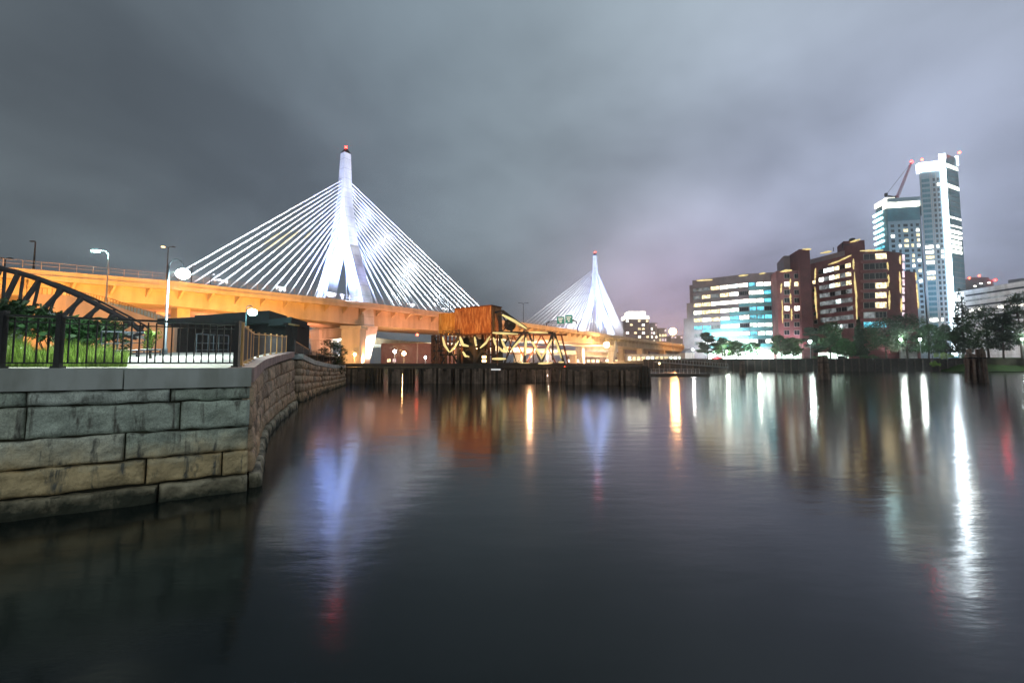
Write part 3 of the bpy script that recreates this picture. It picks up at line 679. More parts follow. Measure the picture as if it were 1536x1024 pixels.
# separate orange pier and approach ramp
pr = empty('bridge_pier', W(526,545,150), 'square orange lit concrete pier left of the white pylon leg', 'pier')
def f(b):
    Y = 150; A = W(511,545,Y); B = W(539,545,Y); b.box(A.x,B.x,Y,Y+6,-1,Z(493,Y))
part('shaft', M['deck'], pr, f)
part('cap', M['deck'], pr, lambda b: b.box(W(509,545,150).x, W(541,545,150).x, 149.6, 156.4, Z(493,150)+.01, Z(488.5,150)))
ar = empty('approach_ramp', W(170,500,72), 'orange lit concrete approach ramp wall with a fence sloping down behind the footbridge', 'ramp')
rp_ = [(40,440,66),(100,443,68),(132,449,70),(165,456,72),(200,468,75),(240,481,78),(262,489,80)]
def f(b):
    P = [W(*q) for q in rp_]
    for A, B in zip(P, P[1:]): b.hexa([(A.x,A.y,2.5),(B.x,B.y,2.5),(B.x-1,B.y+9,2.5),(A.x-1,A.y+9,2.5),(A.x,A.y,A.z),(B.x,B.y,B.z),(B.x-1,B.y+9,B.z),(A.x-1,A.y+9,A.z)])
part('wall', M['deck'], ar, f)
def f(b):
    P = [W(*q) for q in rp_]
    for A, B in zip(P, P[1:]):
        for k in range(8):
            q = A.lerp(B, k/8); b.bar(q, q+Vector((0,0,.9)), .07, .07)
        b.bar(A+Vector((0,0,.9)), B+Vector((0,0,.9)), .08, .08)
part('fence', M['goldrail'], ar, f)

# deck lamps
def masthead(label, base, h, arms, lit=None, group=None, r=.12, m='steel', arm=2.2, colr=None, power=0, hs=.5):
    t = empty('street_lamp', base, label, 'lamp post', group); x, y, z = base
    part('pole', M[m], t, lambda b: b.tube([(x,y,z),(x,y,z+h)], [r,r*.6], 8))
    for sg in arms:
        part('arm', M[m], t, lambda b: b.tube([(x,y,z+h),(x+sg*arm*.25,y,z+h+arm*.22),(x+sg*arm*.7,y,z+h+arm*.3),(x+sg*arm,y,z+h+arm*.28)], [r*.55]*4, 6))
        part('lamp_head', M[lit] if (lit and sg == arms[0]) else M[m], t, lambda b: b.box(x+sg*arm-hs*.8, x+sg*arm+hs*.8, y-.25, y+.25, z+h+arm*.28-hs*.35, z+h+arm*.28+.02))
    if power: aim('lamp_light', 'POINT', (x+arms[0]*arm, y-.3, z+h), (0,0,0), power, colr, radius=.2)
    return t
def mh(label, px, pyb, pyt, Y, arms, **k):
    P = W(px, pyb, Y); masthead(label, P, W(px, pyt, Y).z-P.z, arms, **k)
mh('grey twin headed mast above the bridge deck at the far left edge', 7, 402, 389, 104, (-1,1), arm=1.2, r=.15)
mh('tall dark lamp mast with a single head above the left end of the bridge', 50, 409, 363, 108, (-1,), arm=.8, r=.22)
mh('cobra head street lamp glowing pale teal above the approach ramp', 159, 452, 381, 70, (-1,), lit='lampt', arm=2.0, r=.11, m='galv', colr=(.5,1,.9), power=700, hs=.6)
mh('twin armed lamp mast with amber head standing behind the tall crook lamp', 250, 420, 372, 125, (-1,1), lit='lampy', arm=1.4, r=.16)
mh('short dark pole on the bridge deck just right of the tall crook lamp', 287, 424, 399, 130, (1,), arm=.5, r=.15)
mh('thin dark lamp pole standing among the left stay cables', 316, 427, 412, 135, (1,), arm=.5, r=.13)
mh('thin twin armed lamp mast in front of the cables left of the rusty counterweight', 674, 467, 434, 225, (-1,1), arm=2.2, r=.18)
mh('thin twin armed lamp mast alone between the two fans of cables', 785, 484, 456, 262, (-1,1), arm=2.5, r=.18)

# sign gantry
sg = empty('sign_gantry', BP_(150,17,23.5), 'dark overhead sign gantry with green road signs on the right part of the bridge deck', 'sign gantry')
g0 = W(820,493,300); g1 = W(867,499,300)
def f(b):
    b.tube([g0, (g0.x,300,Z(485,300)), (W(824,482,300))], .35, 6); b.tube([g1, W(867,488,300), W(864,482,300), W(858,479.5,300)], .35, 6)
part('post', M['steel'], sg, f)
part('beam', M['steel'], sg, lambda b: (b.bar(W(824,482,300), W(860,479.5,300), .6, .35), b.bar(W(822,484.5,300), W(860,482,300), .4, .2)))
for (x0, x1, y0, y1) in ((835.5,846.5,475,485.5), (848,858.5,472.5,484.5)):
    s_ = part('sign_panel', M['ysign'], sg, lambda b: b.box(W(x0,y0,299).x, W(x1,y0,299).x, 299, 299.2, Z(y1,299), Z(y0,299)))
    def f(b):
        for k, (fx0, fx1, fy) in enumerate(((.15,.85,.25),(.2,.7,.5),(.35,.65,.75))):
            xa = x0+(x1-x0)*fx0; xb = x0+(x1-x0)*fx1; yy = y0+(y1-y0)*fy; b.box(W(xa,yy,298.9).x, W(xb,yy,298.9).x, 298.9, 298.98, Z(yy+.7,298.9), Z(yy-.6,298.9))
    part('sign_text', M['signw'], s_, f)

# ------------------------------------------------------------------ railway bascule bridge
bs = empty('bascule_bridge', (-5,76,0), 'rusty railway bascule bridge with big boxy counterweight and dark trusses', 'bascule bridge')
A = W(682,480,80); Bc = W(737.5,480,75.4); Cc = W(752,480,78.4); Dd = Vector((A.x+(Cc.x-Bc.x), A.y+(Cc.y-Bc.y), 0))
zt, zbm = Z(458.5,75.4), Z(499,75.4)
part('counterweight', M['rust'], bs, lambda b: b.prism([A[:2], Bc[:2], Cc[:2], Dd[:2]], zbm, zt))
A0 = W(658,480,82.4); A1 = W(684,480,80.3)
part('counterweight_end', M['rusty2'], bs, lambda b: b.prism([A0[:2], A1[:2], (A1.x+1.6,A1.y+3), (A0.x+1.6,A0.y+3)], Z(500,82), Z(470,82)))
part('counterweight_rim', M['rustm'], bs, lambda b: (b.bar((A.x,A.y-.05,zt+.08),(Bc.x,Bc.y-.05,zt+.08),.25,.14), b.bar((Bc.x,Bc.y-.05,zt+.081),(Cc.x+.05,Cc.y,zt+.081),.25,.14), b.bar((Bc.x,Bc.y-.04,zbm),(Bc.x,Bc.y-.04,zt),.16,.16), b.bar((A.x,A.y-.05,zbm-.1),(Bc.x,Bc.y-.05,zbm-.1),.3,.2)))
MEM = dict(
 near=[((753,466),(790,493),.55),((750,473),(752,545),.6),((738,499),(830,499),.45),((787,495),(765,525),.35),((765,525),(756,545),.35),((788,499),(787,545),.4),((793,500),(812,545),.4),((829,499),(812,545),.4),((831,499),(846,545),.5),((829,499),(829,540),.3),((756,545),(848,545),.35),((760,500),(775,545),.22),((800,500),(800,545),.18),((736,470),(753,466),.4),
       ((752,470),(768,499),.3),((768,480),(752,499),.25),((768,478),(768,499),.25)],
 far=[((760,502),(850,502),.4),((770,502),(757,545),.3),((770,502),(790,545),.3),((812,502),(790,545),.3),((812,502),(834,545),.3),((842,502),(852,545),.35),((780,520),(840,520),.2),((765,530),(845,530),.2)])
for nm, Y in (('near', 76.5), ('far', 83)):
    for (p_, q_, wd) in MEM[nm]:
        part('truss_member', M['steel' if nm == 'near' else 'rustm'], bs, lambda b: b.bar(W(*p_, Y), W(*q_, Y), wd, wd*.8))
# portal legs and machinery below the counterweight
leg_px = [(662,500,545,84,.5,'rustm'),(651,502,545,86,.55,'rustm'),(669,500,545,80,.35,'rustm'),(687,500,545,79,.4,'steel'),(700,500,545,84,.5,'steel'),(712,500,545,78,.45,'steel'),(724,500,545,84,.5,'rustm'),(733,500,545,76,.45,'rustm'),(741,500,545,80,.55,'steel'),(655,515,545,80,.3,'rustm'),(746,502,545,77,.3,'rustm')]
for (px, y0, y1, Y, wd, mm) in leg_px: part('support_leg', M[mm], bs, lambda b: b.bar(W(px,y1,Y), W(px,y0,Y), wd, wd))
for (px, y0, y1, Y, wd) in ((648,503,545,87,.3),(657,503,545,83,.3),(666,508,545,85,.22),(675,500,545,83,.3),(681,500,545,82,.25),(693,500,545,79,.3),(706,500,545,81,.3),(717,508,545,82,.25),(728,500,545,79,.3),(738,500,545,83,.3)): part('support_leg', M['rustm'], bs, lambda b: b.bar(W(px,y1,Y), W(px,y0,Y), wd, wd))
for k in range(9): part('brace', M['rustm'], bs, lambda b: (b.bar(W(651,545-4.6*k,84), W(661,540.5-4.6*k,84), .13, .13), b.bar(W(661,545-4.6*k,84), W(651,540.5-4.6*k,84), .13, .13)))
br = [((662,545),(687,505),81),((687,545),(664,508),81),((688,540),(712,505),80),((712,542),(690,506),80),((714,540),(735,503),78),((735,542),(714,505),78),((650,540),(670,506),84),((652,506),(668,545),84),((742,540),(762,508),79),((664,520),(742,520),80),((655,512),(740,512),85),((660,532),(745,532),82),((702,545),(728,510),83),((650,526),(672,526),80),((690,528),(706,540),78)]
for p_, q_, Y in br: part('brace', M['steel'], bs, lambda b: b.bar(W(*p_,Y), W(*q_,Y), .28, .28))
part('machinery', M['steel'], bs, lambda b: (b.prism([W(686,545,81)[:2],W(730,545,79)[:2],W(732,545,83)[:2],W(688,545,85)[:2]], 3.0, Z(524,80)), b.prism([W(694,545,80.4)[:2],W(712,545,79.6)[:2],W(713,545,82)[:2],W(695,545,83)[:2]], Z(523.9,80), Z(506,80)), b.box(W(738,545,78).x, W(752,545,78).x, 78, 82, 3.0, Z(531,78)), b.box(W(718,545,80).x, W(731,545,80).x, 80, 83, Z(523,80), Z(508,80))))
part('walkway_railing', M['steel'], bs, lambda b: ([b.bar(W(x,503,78.5), W(x,496.5,78.5), .07) for x in range(664,693,5)], b.bar(W(664,496.5,78.5), W(690,495.5,78.5), .08), b.bar(W(664,499.5,78.5), W(690,499,78.5), .06), b.bar(W(662,502.5,78.5), W(692,502,78.5), .5, .12)))
part('lacing', M['rustm'], bs, lambda b: [b.bar(W(753+i*2.9,467.5+i*2.12,77.4), W(754.5+i*2.9,471.5+i*2.12,77.4), .12) for i in range(13)]+[b.bar(W(757+i*6,545,79.5), W(760+i*6,540.5,79.5), .1) for i in range(15)]+[b.bar(W(740+i*6,500,79.5), W(743+i*6,504,79.5), .1) for i in range(15)])
part('sheave', M['steel'], bs, lambda b: b.tube([W(765,487,78), W(765,487,79)], 1.0, 16))
# glowing yellow tubes added as highlights along the truss members
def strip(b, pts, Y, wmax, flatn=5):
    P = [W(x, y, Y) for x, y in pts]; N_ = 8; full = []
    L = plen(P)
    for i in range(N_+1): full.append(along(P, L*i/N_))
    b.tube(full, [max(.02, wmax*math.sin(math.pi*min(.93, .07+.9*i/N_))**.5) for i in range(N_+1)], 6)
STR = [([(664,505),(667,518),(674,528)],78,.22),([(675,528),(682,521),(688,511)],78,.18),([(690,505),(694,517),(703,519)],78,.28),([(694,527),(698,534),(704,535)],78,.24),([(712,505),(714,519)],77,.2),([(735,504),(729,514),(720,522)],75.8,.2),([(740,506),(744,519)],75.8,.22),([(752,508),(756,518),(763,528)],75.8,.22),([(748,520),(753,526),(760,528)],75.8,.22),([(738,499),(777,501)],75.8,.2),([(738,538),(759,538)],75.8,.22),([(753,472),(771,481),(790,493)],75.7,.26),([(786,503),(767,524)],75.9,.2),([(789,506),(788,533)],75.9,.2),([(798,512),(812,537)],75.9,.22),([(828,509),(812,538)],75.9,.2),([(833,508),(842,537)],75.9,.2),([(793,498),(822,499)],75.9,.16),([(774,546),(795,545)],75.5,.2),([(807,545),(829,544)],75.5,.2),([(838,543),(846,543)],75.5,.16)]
for pts, Y, w_ in STR: part('glow_strip', M['strip'], bs, lambda b: strip(b, pts, Y, w_))
part('electrical_box', M['lampy'], bs, lambda b: (b.box(W(723,545,76).x, W(729,545,76).x, 76, 76.4, Z(537,76), Z(533.5,76)), b.box(W(723,545,76).x, W(729,545,76).x, 76, 76.4, Z(543,76), Z(539,76))))

# trestle
def planks(b, P, Q, zt_, rnd, w_=.32, drop=.35):
    P = Vector(P); Q = Vector(Q); L = (Q-P).length; d = (Q-P)/L; x = 0
    while x < L:
        if rnd.random() > .14:
            a = P+d*x; c = P+d*(x+w_*.9); o_ = rnd.uniform(-.05,.05); top = zt_-abs(rnd.gauss(0,.12))-(rnd.random() < .08)*drop
            b.hexa([(a.x,a.y+o_,-.8),(c.x,c.y+o_,-.8),(c.x,c.y+o_+.12,-.8),(a.x,a.y+o_+.12,-.8),(a.x,a.y+o_,top),(c.x,c.y+o_,top),(c.x,c.y+o_+.12,top),(a.x,a.y+o_+.12,top)])
        x += w_
def trestle(label, pl, zt_, w_, pil, r_, loc, seed, front=None):
    t = empty('timber_trestle', loc, label, 'pier'); rnd = random.Random(seed)
    part('deck', M['timber'], t, lambda b: (strip_along(b, pl, 0, w_, 0, -.5), strip_along(b, pl, .12, .1, -.6, -.85)))
    for s in pil:
        P = along(pl, s)
        def f(b):
            for dy in (0, 1.2, 2.6): b.tube([(P.x+rnd.uniform(-.1,.1)+dy*.1, P.y+.3+dy, -.8), (P.x+dy*.1, P.y+.3+dy, zt_-.56)], r_, 7)
        part('pile', M['timber'], t, f)
    return t
TL = [(-26.5,71,3.0),(-11,71,3.0),(-2.2,70,3.0)]
t = trestle('long dark timber railway trestle crossing in front of the bridge piers', TL, 3.0, 4.5, [.3,.9,1.5,2.1,2.7,3.3,4.6,5.2,5.8,7.9,8.5,10.1,10.7,12.5,13.1,13.8,14.5,15.2,15.9,16.6,17.3,18,18.7,19.4,20.1,20.8,21.5,22.2,22.9,23.6,24.2], .28, (-26.5,71,0), 5)
for a_, c_ in (((-26.4,70.9),(-21.6,70.9)),((-18.2,70.9),(-16.9,70.9)),((-13.3,70.6),(-2.3,69.8))): part('fender_boards', M['planks'], t, lambda b: planks(b, a_, c_, 2.3, random.Random(9)))
part('sign_board', M['signw'], t, lambda b: b.box(-3.3+.2,-1.9+.2,69.55,69.62,2.0,2.22))
TL2 = [(-2.2,71,3.1),(4,76,3.0),(12,84,3.0),(24,86,3.0)]
t = trestle('dark timber fender pier beneath the truss of the bascule bridge', TL2, 3.0, 6, [i*.8 for i in range(36)], .22, (0,73,0), 6)
for a_, c_ in (((-2.2,70.9),(4,75.9)),((4,75.9),(12,83.9)),((12,83.9),(24,85.9))): part('fender_boards', M['planks'], t, lambda b: planks(b, a_, c_, 2.1, random.Random(19)))
TL3 = [(10,64,2.7),(17.4,62,2.7),(17.4,66,2.7)]
t = trestle('low dark timber wharf ending in a pile cluster left of the floating dock', [(8,67,2.7),(18.6,64,2.7)], 2.7, 8, [i*.62 for i in range(18)], .24, (12,66,0), 8)
part('fender_boards', M['planks'], t, lambda b: planks(b, (8,66.8), (18.6,63.8), 2.2, random.Random(29)))
t = empty('pile_cluster', (17.2,61,0), 'thick dark timber pile cluster at the right end of the wharf', 'piling', 'mooring pile clusters in the river')
def dolph(b, c, r, n_, h, seed):
    rnd = random.Random(seed)
    for i in range(n_):
        a = i*2.4; q = r*math.sqrt((i+.3)/n_); x, y = c[0]+math.cos(a)*q, c[1]+math.sin(a)*q
        b.tube([(x+math.cos(a)*.25,y+math.sin(a)*.25,-1),(x,y,h*rnd.uniform(.82,1.05))], .2, 7)
part('piles', M['timber'], t, lambda b: dolph(b, (17.2,61), .7, 8, 2.7, 1))
for (px, Y, h, r, lab, sd_) in ((1236,88,4.3,.8,'dark pile cluster standing in the river in front of the brick apartment block',3),(1466,74,5.2,1.25,'tall brown pile cluster in the river below the tall conifer near the right edge',4),(1114,120,3.6,.5,'small dark pile cluster near the end of the floating dock',5)):
    P = W(px, 560, Y); t = empty('pile_cluster', (P.x,Y,0), lab, 'piling', 'mooring pile clusters in the river')
    part('piles', M['planks'], t, lambda b: dolph(b, (P.x,Y), r, 18, h, sd_)); part('iron_band', M['steel'], t, lambda b: b.tube([(P.x,Y,h*.72),(P.x,Y,h*.76)], r+.24, 12))
# floating dock and gangway
t = empty('floating_dock', W(1010,560,115), 'low floating dock in front of the orange street lamp', 'dock')
def f(b):
    P = W(972,560,112); Q = W(1050,560,118); b.prism([(P.x,112),(Q.x,112),(Q.x,121),(P.x,121)], .0, .55)
part('pontoon', M['timber'], t, f)
def f(b):
    P = W(972,560,112); Q = W(1050,560,112)
    for i in range(14):
        x = P.x+(Q.x-P.x)*i/13; b.bar((x,112.2,.55),(x,112.2,1.7), .08)
    b.bar((P.x,112.2,1.7),(Q.x,112.2,1.7),.08); b.bar((P.x,112.2,1.15),(Q.x,112.2,1.15),.06)
part('railing', M['galv'], t, f)
t = empty('gangway', W(1040,552,150), 'grey railed gangway sloping down from the right bank to the dock', 'gangway')
def f(b):
    P = W(985,547,130); Q = W(1092,552,150)
    P.z = 3.3; Q.z = 1.6
    b.hexa([P, Q, Q+Vector((0,2,0)), P+Vector((0,2,0)), P+Vector((0,0,.25)), Q+Vector((0,0,.25)), Q+Vector((0,2,.25)), P+Vector((0,2,.25))])
    for i in range(26):
        q_ = P.lerp(Q, i/25); b.bar(q_, q_+Vector((0,0,1.3)), .09)
    b.bar(P+Vector((0,0,1.3)), Q+Vector((0,0,1.3)), .12)
part('truss', M['galv'], t, f)

# ------------------------------------------------------------------ right bank bulkhead, railing
t = empty('bulkhead', (79,192,0), 'dark timber bulkhead with vertical piles along the right bank', 'wall')
BL = [(60,214,4.70),(79,192,4.70),(158,176,4.70),(168,174,4.7)]
part('sheeting', M['timber'], t, lambda b: strip_along(b, BL, 0, .4, 0, -5.2))
part('cap', M['timber'], t, lambda b: strip_along(b, BL, .35, .5, .25, .01))
LB = plen(BL)
def f(b):
    for i in range(46):
        P = along(BL, LB*i/45); b.tube([(P.x,P.y-.25,-.5),(P.x,P.y-.25,4.6)], .28, 6)
part('piles', mat('pale_timber', (.13,.10,.085), .8, noise_amt=.4, scale=1.5, island=.4), t, f)
railing('metal_railing', 'thin dark railing along the promenade on the right bank', [(80,193.4,4.75),(158,177.4,4.75),(168,175.6,4.75)], [i*9.0 for i in range(11)], 1.1, 1.5, M['steel'], M['galv'], pw=.12, bw=.05)

# ------------------------------------------------------------------ buildings helpers
class Face:
    def __init__(s, p0, p1): s.a = Vector(p0[:2]); s.b = Vector(p1[:2]); s.d = (s.b-s.a).normalized(); s.n = Vector((s.d.y,-s.d.x))
    def hit(s, px, py):
        o = Vector((0,0,CH)); q = W(px, py, 1)-o; q2 = Vector(q[:2]); t = (s.a.dot(s.n))/(q2.dot(s.n)); return o+q*t
    def rect(s, b, x0, y0, x1, y1, out=.08, th=.3, mi=0, z=None):
        """a slab on the face, given by photo pixel corners"""
        P = s.hit(x0, (y0+y1)/2); Q = s.hit(x1, (y0+y1)/2); xm = (x0+x1)/2; zt = s.hit(xm, y0).z; zb_ = s.hit(xm, y1).z
        if z: zb_, zt = z
        s.slab(b, (P.xy-s.a).dot(s.d), (Q.xy-s.a).dot(s.d), zb_, zt, out, th, mi)
    def slab(s, b, u0, u1, z0, z1, out=.08, th=.3, mi=0):
        A = s.a+s.d*u0; B = s.a+s.d*u1; o = s.n*out; i_ = s.n*(out-th)
        b.hexa([(A.x+o.x,A.y+o.y,z0),(B.x+o.x,B.y+o.y,z0),(B.x+i_.x,B.y+i_.y,z0),(A.x+i_.x,A.y+i_.y,z0),(A.x+o.x,A.y+o.y,z1),(B.x+o.x,B.y+o.y,z1),(B.x+i_.x,B.y+i_.y,z1),(A.x+i_.x,A.y+i_.y,z1)], mi)
def window(par, face, u0, u1, z0, z1, pane, n_=2, frame='frame', out=.1, fw=.12, sill=False):
    b = MB(); face.slab(b, u0, u1, z0, z1, out, .25, 0)
    k = (u1-u0-fw)/n_
    for i in range(n_): face.slab(b, u0+fw+i*k, u0+i*k+k, z0+fw, z1-fw, out+.04, .06, 1)
    return b.build('window', [M[frame], M[pane]], par)
def uz(face, x0, y0, x1, y1):
    P = face.hit(x0,(y0+y1)/2); Q = face.hit(x1,(y0+y1)/2); xm = (x0+x1)/2
    return (P.xy-face.a).dot(face.d), (Q.xy-face.a).dot(face.d), face.hit(xm,y1).z, face.hit(xm,y0).z
def pl(px, Y, py=500): return W(px, py, Y).xy
rw = random.Random(5)

# glass office
go = empty('office_building', (*pl(1110,222),4.7), 'curved eight storey office block with turquoise glass bands and lit ribbon windows', 'building')
G1, G2, G3 = pl(1041,236), pl(1125,218), pl(1171,214)
zt = Z(409.5,214.5)
part('wall', M['pinkst'], go, lambda b: b.prism([G1,G2,G3,G3+Vector((24,40)),G1+Vector((17,40))], 3, zt))
part('roof_band', M['pinkst'], go, lambda b: (strip_along(b, [(*G1,zt),(*G2,zt),(*G3,zt)], .35, .6, .01+.3, -3.4)))
for k, (px0, y_t) in enumerate(((1036,428),(1031,455),(1026,478))):
    Y0 = 238+k*1.0; zt2 = Z(y_t, Y0); A = pl(px0,Y0); 
    part('side_terrace', M['pinkst'], go, lambda b: b.prism([A, G1+Vector((0,-.05-k*.03)), G1+Vector((12,26)), A+Vector((11,26))], 3, zt2))
FL, FR = Face(G1,G2), Face(G2,G3)
for k, (x0, x1, ys) in enumerate(((1031,1036,(492,506,520)),)):
    pass
LL, LRr = (G2-G1).length, (G3-G2).length
zf0 = Z(520,215); zf1 = zt-3.6; nf = 8; fh = (zf1-zf0)/nf
lit = {7:['wdim','wdim','wwarm','wwhite','wcool','wwhite','wcyan','wwhite','wwhite','wwhite'],6:['wdim','wwarm','wdim','wwarm','wwhite','dglass','wwhite','wwhite','wcyan','wwarm'],5:['wwarm','wwarm','wwhite','wwhite','wwhite','wwhite','wwhite','wwhite','wcyan','dglass'],4:['wwhite','wwarm','wwarm','wwhite','wcream','dglass','wcyan','wcyan','dglass','wwhite'],3:['wwarm','wwhite','wwarm','wcream','wcyan','wwhite','wcyan','wcyan','wcyan','dglass'],2:['wcyan','wcyan','wdim','wcream','wcream','dglass','wcream','wcool','wcream','wwhite'],1:['wdim','wcyan','wcool','wcream','wcream','wcool','wcyan','wcream','wcool','wwhite'],0:['wdim','wcool','wcool','wwhite','wcream','wcream','wwhite','dglass','wwhite','wwhite']}
bnd = {7:6,6:6,5:5,4:4,3:3,2:1,1:1,0:1}
for fl in range(nf):
    z0 = zf0+fl*fh
    bt = MB(); bp_ = MB()
    for i in range(10):
        face, L, k, kk = (FL, LL, i, 6.) if i < 6 else (FR, LRr, i-6, 4.)
        u0, u1 = L*k/kk, L*(k+1)/kk
        window(go, face, u0+.12, u1-.12, z0+fh*.42, z0+fh*.93, lit[fl][i], 5 if i < 6 else 3, frame='pinkst' if i < 6 else 'spand', out=.06, fw=.1)
        if i >= bnd[fl]: face.slab(bt, u0, u1, z0-.02, z0+fh*.38, .22, .3)
    if bt.v: bt.build('spandrel', M['turq'], go)
    part('ledge', M['spand'], go, lambda b: strip_along(b, [(*G1,z0+fh*.40),(*G2,z0+fh*.40),(*G3,z0+fh*.40)], .32, .1, .06, -.06))
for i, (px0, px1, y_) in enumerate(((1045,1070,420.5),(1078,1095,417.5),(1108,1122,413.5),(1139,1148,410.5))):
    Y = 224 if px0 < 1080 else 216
    part('glow_strip', M['strip'], go, lambda b: strip(b, [(px0,y_+.5),((px0+px1)/2,y_-.5),(px1,y_-1)], Y-3+0*i if px0 > 1080 else 229, .45))  # glowing tubes added to imitate yellow highlights on the roof edge
part('ground_floor_glazing', M['lobby'], go, lambda b: (FR.slab(b, -1, LRr-1, 4.7, 9.3, .1, .3), FL.slab(b, LL*.25, LL-.5, 4.7, 8.4, .1, .3)))

# brick apartment block
ap = empty('apartment_building', (*pl(1270,205),4.7), 'dark red brick apartment block with lit windows and added yellow highlight streaks', 'building')
def blk(nm, m, poly, yt, Yt, z0=3): return part(nm, M[m], ap, lambda b: b.prism(poly, z0, Z(yt, Yt)))
a0, a1 = pl(1168,205), pl(1204,203); blk('left_wing', 'brick', [a0,a1,a1+Vector((6,20)),a0+Vector((6,20))], 406, 204)
u0_, u1_ = pl(1180,212), pl(1204,211); blk('left_wing_upper', 'pinkst', [u0_,u1_,u1_+Vector((6,16)),u0_+Vector((6,16))], 383, 211)
s0_, s1_ = pl(1203.5,201), pl(1220,200); blk('stair_tower', 'brickd', [s0_,s1_,s1_+Vector((7,22)),s0_+Vector((5,22))], 374, 201)
c0, c1 = pl(1219,221), pl(1284,199.5); blk('center_wing', 'brick', [c0,c1,c1+Vector((10,22)),c0+Vector((6,22))], 381, 200)
k0 = pl(1237,222); k1 = pl(1302,212); blk('center_wing_upper', 'pinkst', [c0+Vector((2,6)),c1+Vector((2,7)),c1+Vector((10,20)),c0+Vector((6,20))], 377, 208)
d0, d1, d2 = pl(1284,199.6), pl(1332,196), pl(1360,200); blk('right_wing', 'brickd', [d0,d1,d2,d2+Vector((6,26)),d0+Vector((6,26))], 377, 197)
r0, r1 = pl(1359.5,203), pl(1379,206); blk('right_low_wing', 'brick', [r0,r1,r1+Vector((6,20)),r0+Vector((6,20))], 407, 204)
h0, h1 = pl(1272,212), pl(1304,210); blk('penthouse', 'brickd', [h0,h1,h1+Vector((4,10)),h0+Vector((4,10))], 361, 211)
FA = Face(a0,a1); 
for r_ in range(8):
    y = 414+12.1*r_
    for ci, px in enumerate((1180,1195)):
        q_ = uz(FA, px-4, y-3.6, px+4.5, y+3.6); pn = {1:('wwhite','wwarm'),4:('wwhite','wwhite')}.get(r_, ('dglass','dglass'))[ci]
        window(ap, FA, *q_, pn, 2 if pn == 'dglass' else 1)
FC = Face(c0,c1); zr = [(312,232),(367,292),(418,352),(472,412),(527,470),(580,528),(632,580)]
for r_ in range(8):
    z1 = FC.hit(1279, 340+(238+58*r_)/4.452).z; LC = (c1-c0).length
    if r_ > 7: break
    for i in range(6):
        u0 = LC*(.22+.125*i); u1 = LC*(.22+.125*(i+1))-.1
        pn = rw.choice(['wdim','wdim','wcool','wdim','dglass']) if not (r_ in (0,1,2) and i in (3,5)) else 'wwarm'
        if r_ == 1 and i in (0,2): pn = 'wwhite'
        window(ap, FC, u0, u1, z1-2.0, z1, pn, 2, fw=.08)
for r_ in range(7):
    z1 = FC.hit(1279, 340+(300+58*r_)/4.452).z; window(ap, FC, LC*.05, LC*.14, z1-2.2, z1-.4, 'wwarm' if r_ == 0 else 'dglass', 1)
FD = Face(d0,d1)
lits = [('dglass','dglass','wwarm','wwarm'),('dglass',)*4,('dglass',)*4,('dglass','dglass','wwarm','wwarm'),('dglass','dglass','wwarm','wwarm'),('dglass','wwarm','dglass','wwarm'),('wdim','dglass','wdim','dglass'),('wcyan','dglass','wcyan','wcyan')]
for r_ in range(8):
    y = 385+14.55*r_
    q_ = uz(FD, 1295, y-4.6, 1330, y+4.6)
    for i in range(2):
        u0 = q_[0]+(q_[1]-q_[0])*i/2; u1 = q_[0]+(q_[1]-q_[0])*(i+1)/2
        window(ap, FD, u0, u1-.05, q_[2], q_[3], lits[r_][i*2+(1 if i else 0)], 3 if i else 2, out=.3)
    part('balcony_band', M['brick'], ap, lambda b: FD.slab(b, q_[0]-1.2, q_[1]+.3, q_[2]-1.35, q_[2]-.15, .45, .4))
FE = Face(d1,d2)
for r_ in range(8):
    y0 = 382+12.3*r_; q_ = uz(FE, 1352.5, y0, 1356, y0+9.5); window(ap, FE, *q_, 'wpink', 1, fw=.05, out=.25)
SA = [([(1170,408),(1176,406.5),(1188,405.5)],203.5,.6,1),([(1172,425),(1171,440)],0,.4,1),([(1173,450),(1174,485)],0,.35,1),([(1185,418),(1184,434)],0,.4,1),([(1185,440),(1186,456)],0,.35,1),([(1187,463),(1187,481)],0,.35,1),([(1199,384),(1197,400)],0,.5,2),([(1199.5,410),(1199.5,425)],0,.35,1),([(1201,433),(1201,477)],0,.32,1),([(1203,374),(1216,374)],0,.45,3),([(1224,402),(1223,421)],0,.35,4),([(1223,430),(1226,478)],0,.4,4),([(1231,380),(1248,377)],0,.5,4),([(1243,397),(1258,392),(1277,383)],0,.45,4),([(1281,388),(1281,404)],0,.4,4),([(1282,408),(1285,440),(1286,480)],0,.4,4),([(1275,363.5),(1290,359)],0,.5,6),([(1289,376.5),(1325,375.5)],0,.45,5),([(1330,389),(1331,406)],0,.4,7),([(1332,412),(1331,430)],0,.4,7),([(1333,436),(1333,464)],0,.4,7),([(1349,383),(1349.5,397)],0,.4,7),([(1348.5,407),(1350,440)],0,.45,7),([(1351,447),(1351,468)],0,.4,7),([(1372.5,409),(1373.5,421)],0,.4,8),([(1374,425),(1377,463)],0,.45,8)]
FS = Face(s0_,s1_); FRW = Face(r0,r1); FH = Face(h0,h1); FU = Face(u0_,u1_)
FM = {1:FA,2:FU,3:FS,4:FC,5:FD,6:FH,7:FE,8:FRW}
